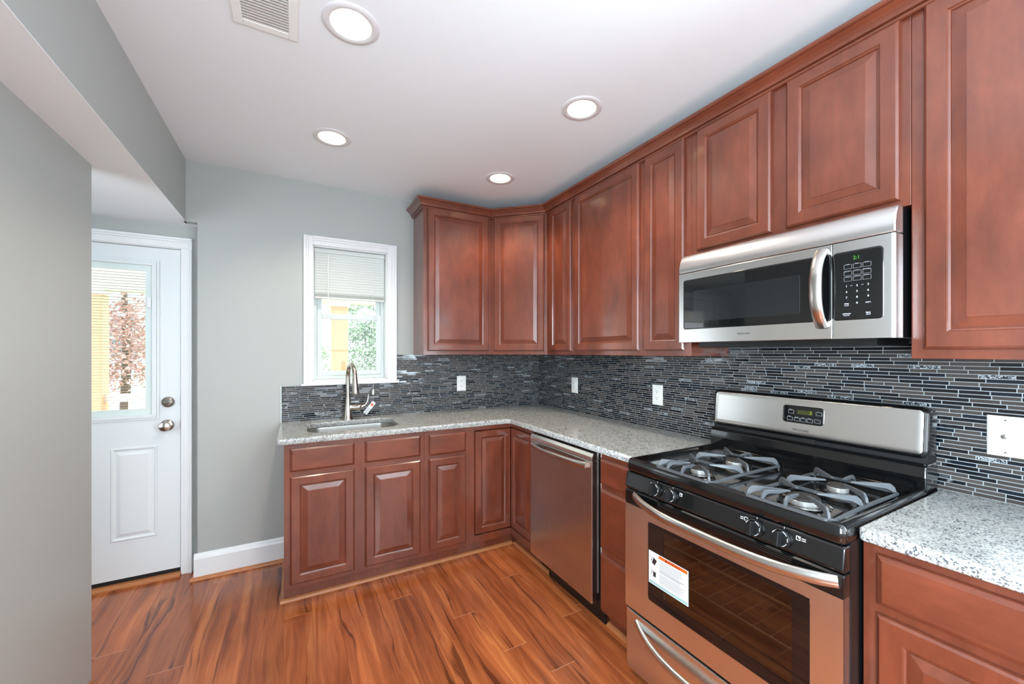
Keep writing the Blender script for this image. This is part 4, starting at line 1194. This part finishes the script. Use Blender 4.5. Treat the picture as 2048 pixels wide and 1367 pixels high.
# ------------------------------------------------------------------ recessed lamps and ceiling vent
LN_ = ('round recessed ceiling light nearest the vent, largest in view', 'round recessed ceiling light in front of the window wall', 'round recessed ceiling light over the floor before the wide wall cabinet', 'round recessed ceiling light nearest the corner cabinet')
for (x, y), lab in zip(LP, LN_):
    d = thing('ceiling_light', lab, 'ceiling light', (x, y, ZC), 'recessed ceiling lights')
    m = MB(); m.lathe((x, y, ZC), (0, 0, -1), [(.066, -.006), (.092, -.0005), (.092, .0012), (.088, .004), (.072, .0055), (.066, .003), (.066, -.006)], 48, False, False); m.build('trim_ring', M['lamptrim'], d, smooth=40)
    m = MB(); m.lathe((x, y, ZC - .002), (0, 0, 1), [(.066, 0), (.060, .03), (.052, .062), (.046, .075)], 48, False, False); m.build('reflector', M['lampcone'], d, smooth=60)
    m = MB(); m.lathe((x, y, ZC + .066), (0, 0, -1), [(.0455, 0), (.043, .004), (.030, .010), (.004, .013)], 40); m.build('lens', M['lamp'], d, smooth=60)
    l = bpy.data.lights.new('downlight', 'SPOT'); l.energy = DOWNLIGHT_W * 4; l.spot_size = math.radians(125); l.spot_blend = 0.6; l.shadow_soft_size = .045; l.color = (1.0, .86, .68)
    lo_ = bpy.data.objects.new('downlight', l); lo_.location = (0, 0, -.012); lo_.parent = d; col.objects.link(lo_)
vt = thing('ceiling_vent', 'white louvered air vent on the ceiling', 'vent', (-.085, 1.46, ZC))
m = MB(); vx0, vx1, vy0, vy1 = -.180, .010, 1.285, 1.638
def fr_xy(mb, x0, x1, y0, y1, w, z0, z1):
    mb.box(x0, x0 + w, y0, y1, z0, z1); mb.box(x1 - w, x1, y0, y1, z0, z1); mb.box(x0 + w, x1 - w, y0, y0 + w, z0, z1); mb.box(x0 + w, x1 - w, y1 - w, y1, z0, z1)
fr_xy(m, vx0, vx1, vy0, vy1, .028, ZC - .006, ZC); m.build('frame', M['plate'], vt, bevel=0.002)
MB().box(vx0 + .028, vx1 - .028, vy0 + .028, vy1 - .028, ZC - .0008, ZC - .0002).build('duct_opening', M['slot'], vt)
m = MB(); y = vy0 + .034
while y < vy1 - .03:
    m.loft([[(x, y, ZC - .0062), (x, y + .0114, ZC - .0040), (x, y + .0117, ZC - .0032), (x, y, ZC - .0054)] for x in (vx0 + .028, vx1 - .028)]); y += .0128
m.build('louvers', M['plate'], vt)

# ------------------------------------------------------------------ outside the window and the door
st(MB().box(-14, 14, 3.4, 40, -.75, -.70).build('ground_lawn', M['lawn']))
st(MB().box(-4.5, 3.0, 3.22, 5.35, -.20, -.06).build('porch_floor', M['deck']))
st(MB().box(-4.5, 3.0, 3.22, 5.5, 2.30, 2.40).build('porch_ceiling', M['porchwhite']))
st(MB().box(-4.5, 3.0, 5.02, 5.22, 1.90, 2.30).build('porch_beam', M['porchwhite']))
def column(x, label):
    c = thing('porch_column', label, 'column', (x, 5.12, -.06))
    MB().box(x - .09, x + .09, 5.03, 5.21, -.06, 1.85).build('shaft', M['peach'], c, bevel=0.006)
    MB().box(x - .115, x + .115, 5.005, 5.235, 1.85, 1.90).build('capital', M['porchwhite'], c, bevel=0.01)
column(.455, 'peach square porch column seen through the kitchen window')
column(-1.63, 'peach square porch column seen through the door glass')
rl = thing('porch_railing', 'white porch railing seen low through the door glass', 'railing', (-1.8, 5.12, -.06))
m = MB(); m.box(-3.6, -1.72, 5.09, 5.15, .86, .93); m.box(-1.54, .365, 5.09, 5.15, .86, .93); m.build('top_rail', M['porchwhite'], rl)
m = MB(); m.box(-3.6, -1.72, 5.10, 5.14, .02, .07); m.box(-1.54, .365, 5.10, 5.14, .02, .07); m.build('bottom_rail', M['porchwhite'], rl)
x = -3.55
while x < .35:
    if not -1.74 < x < -1.52: MB().box(x - .014, x + .014, 5.106, 5.134, .07, .86).build('baluster', M['porchwhite'], rl)
    x += .115
def tree(x, y, h, r, mat, label, n, seed, squash=1.25, lo=.22):
    t = thing('garden_tree', label, 'tree', (x, y, -.7)); q = random.Random(seed)
    m = MB(); m.tube([(x, y, -.7), (x + .05, y, h * .35), (x - .03, y + .04, h * .8)], [.08, .06, .02], 8); m.build('trunk', M['bark'], t)
    m = MB(); cl = [(q.gauss(0, .42) * r, q.gauss(0, .42) * r, q.uniform(lo, 1) * h) for _ in range(40)]
    for _ in range(n):
        c0 = q.choice(cl); k = 1 - .55 * (c0[2] / h)
        p = Vector((x + (c0[0] + q.gauss(0, .22 * r)) * k, y + (c0[1] + q.gauss(0, .22 * r)) * k, c0[2] + q.gauss(0, .12 * r) - .3))
        s_ = q.uniform(.022, .048); a = Vector((q.gauss(0, 1), q.gauss(0, 1), q.gauss(0, 1))).normalized() * s_; b2 = a.orthogonal().normalized() * s_ * .5
        i0 = len(m.v); m.v += [tuple(p - a), tuple(p + b2), tuple(p + a), tuple(p - b2)]; m.f.append((i0, i0 + 1, i0 + 2, i0 + 3))
    m.build('foliage', mat, t)
tree(1.75, 9.0, 3.1, 1.15, M['leaf'], 'full green tree right of the porch column in the kitchen window', 18000, 1)
tree(.25, 10.5, 2.0, .8, M['leaf'], 'small green shrub left of the porch column in the kitchen window', 4500, 2)
tree(-2.55, 9.2, 4.0, 1.3, M['leafred'], 'red-leaved tree seen through the door glass', 6000, 4, lo=.28)
hs = thing('neighbor_house', 'pale blue neighboring house seen through the door glass', 'house', (-3.6, 17.0, -.7))
MB().box(-5.2, -2.2, 16.0, 20.0, -.7, 3.6).build('wall', M['siding'], hs)
m = MB(); m.loft([[(x, 15.7, 3.6), (x, 18.0, 5.4), (x, 20.3, 3.6)] for x in (-5.4, -2.0)]); m.build('roof', M['roof'], hs)
for wx in (-4.4, -3.0): MB().box(wx - .3, wx + .3, 15.96, 16.02, 1.2, 2.4).build('window', M['roof'], hs)
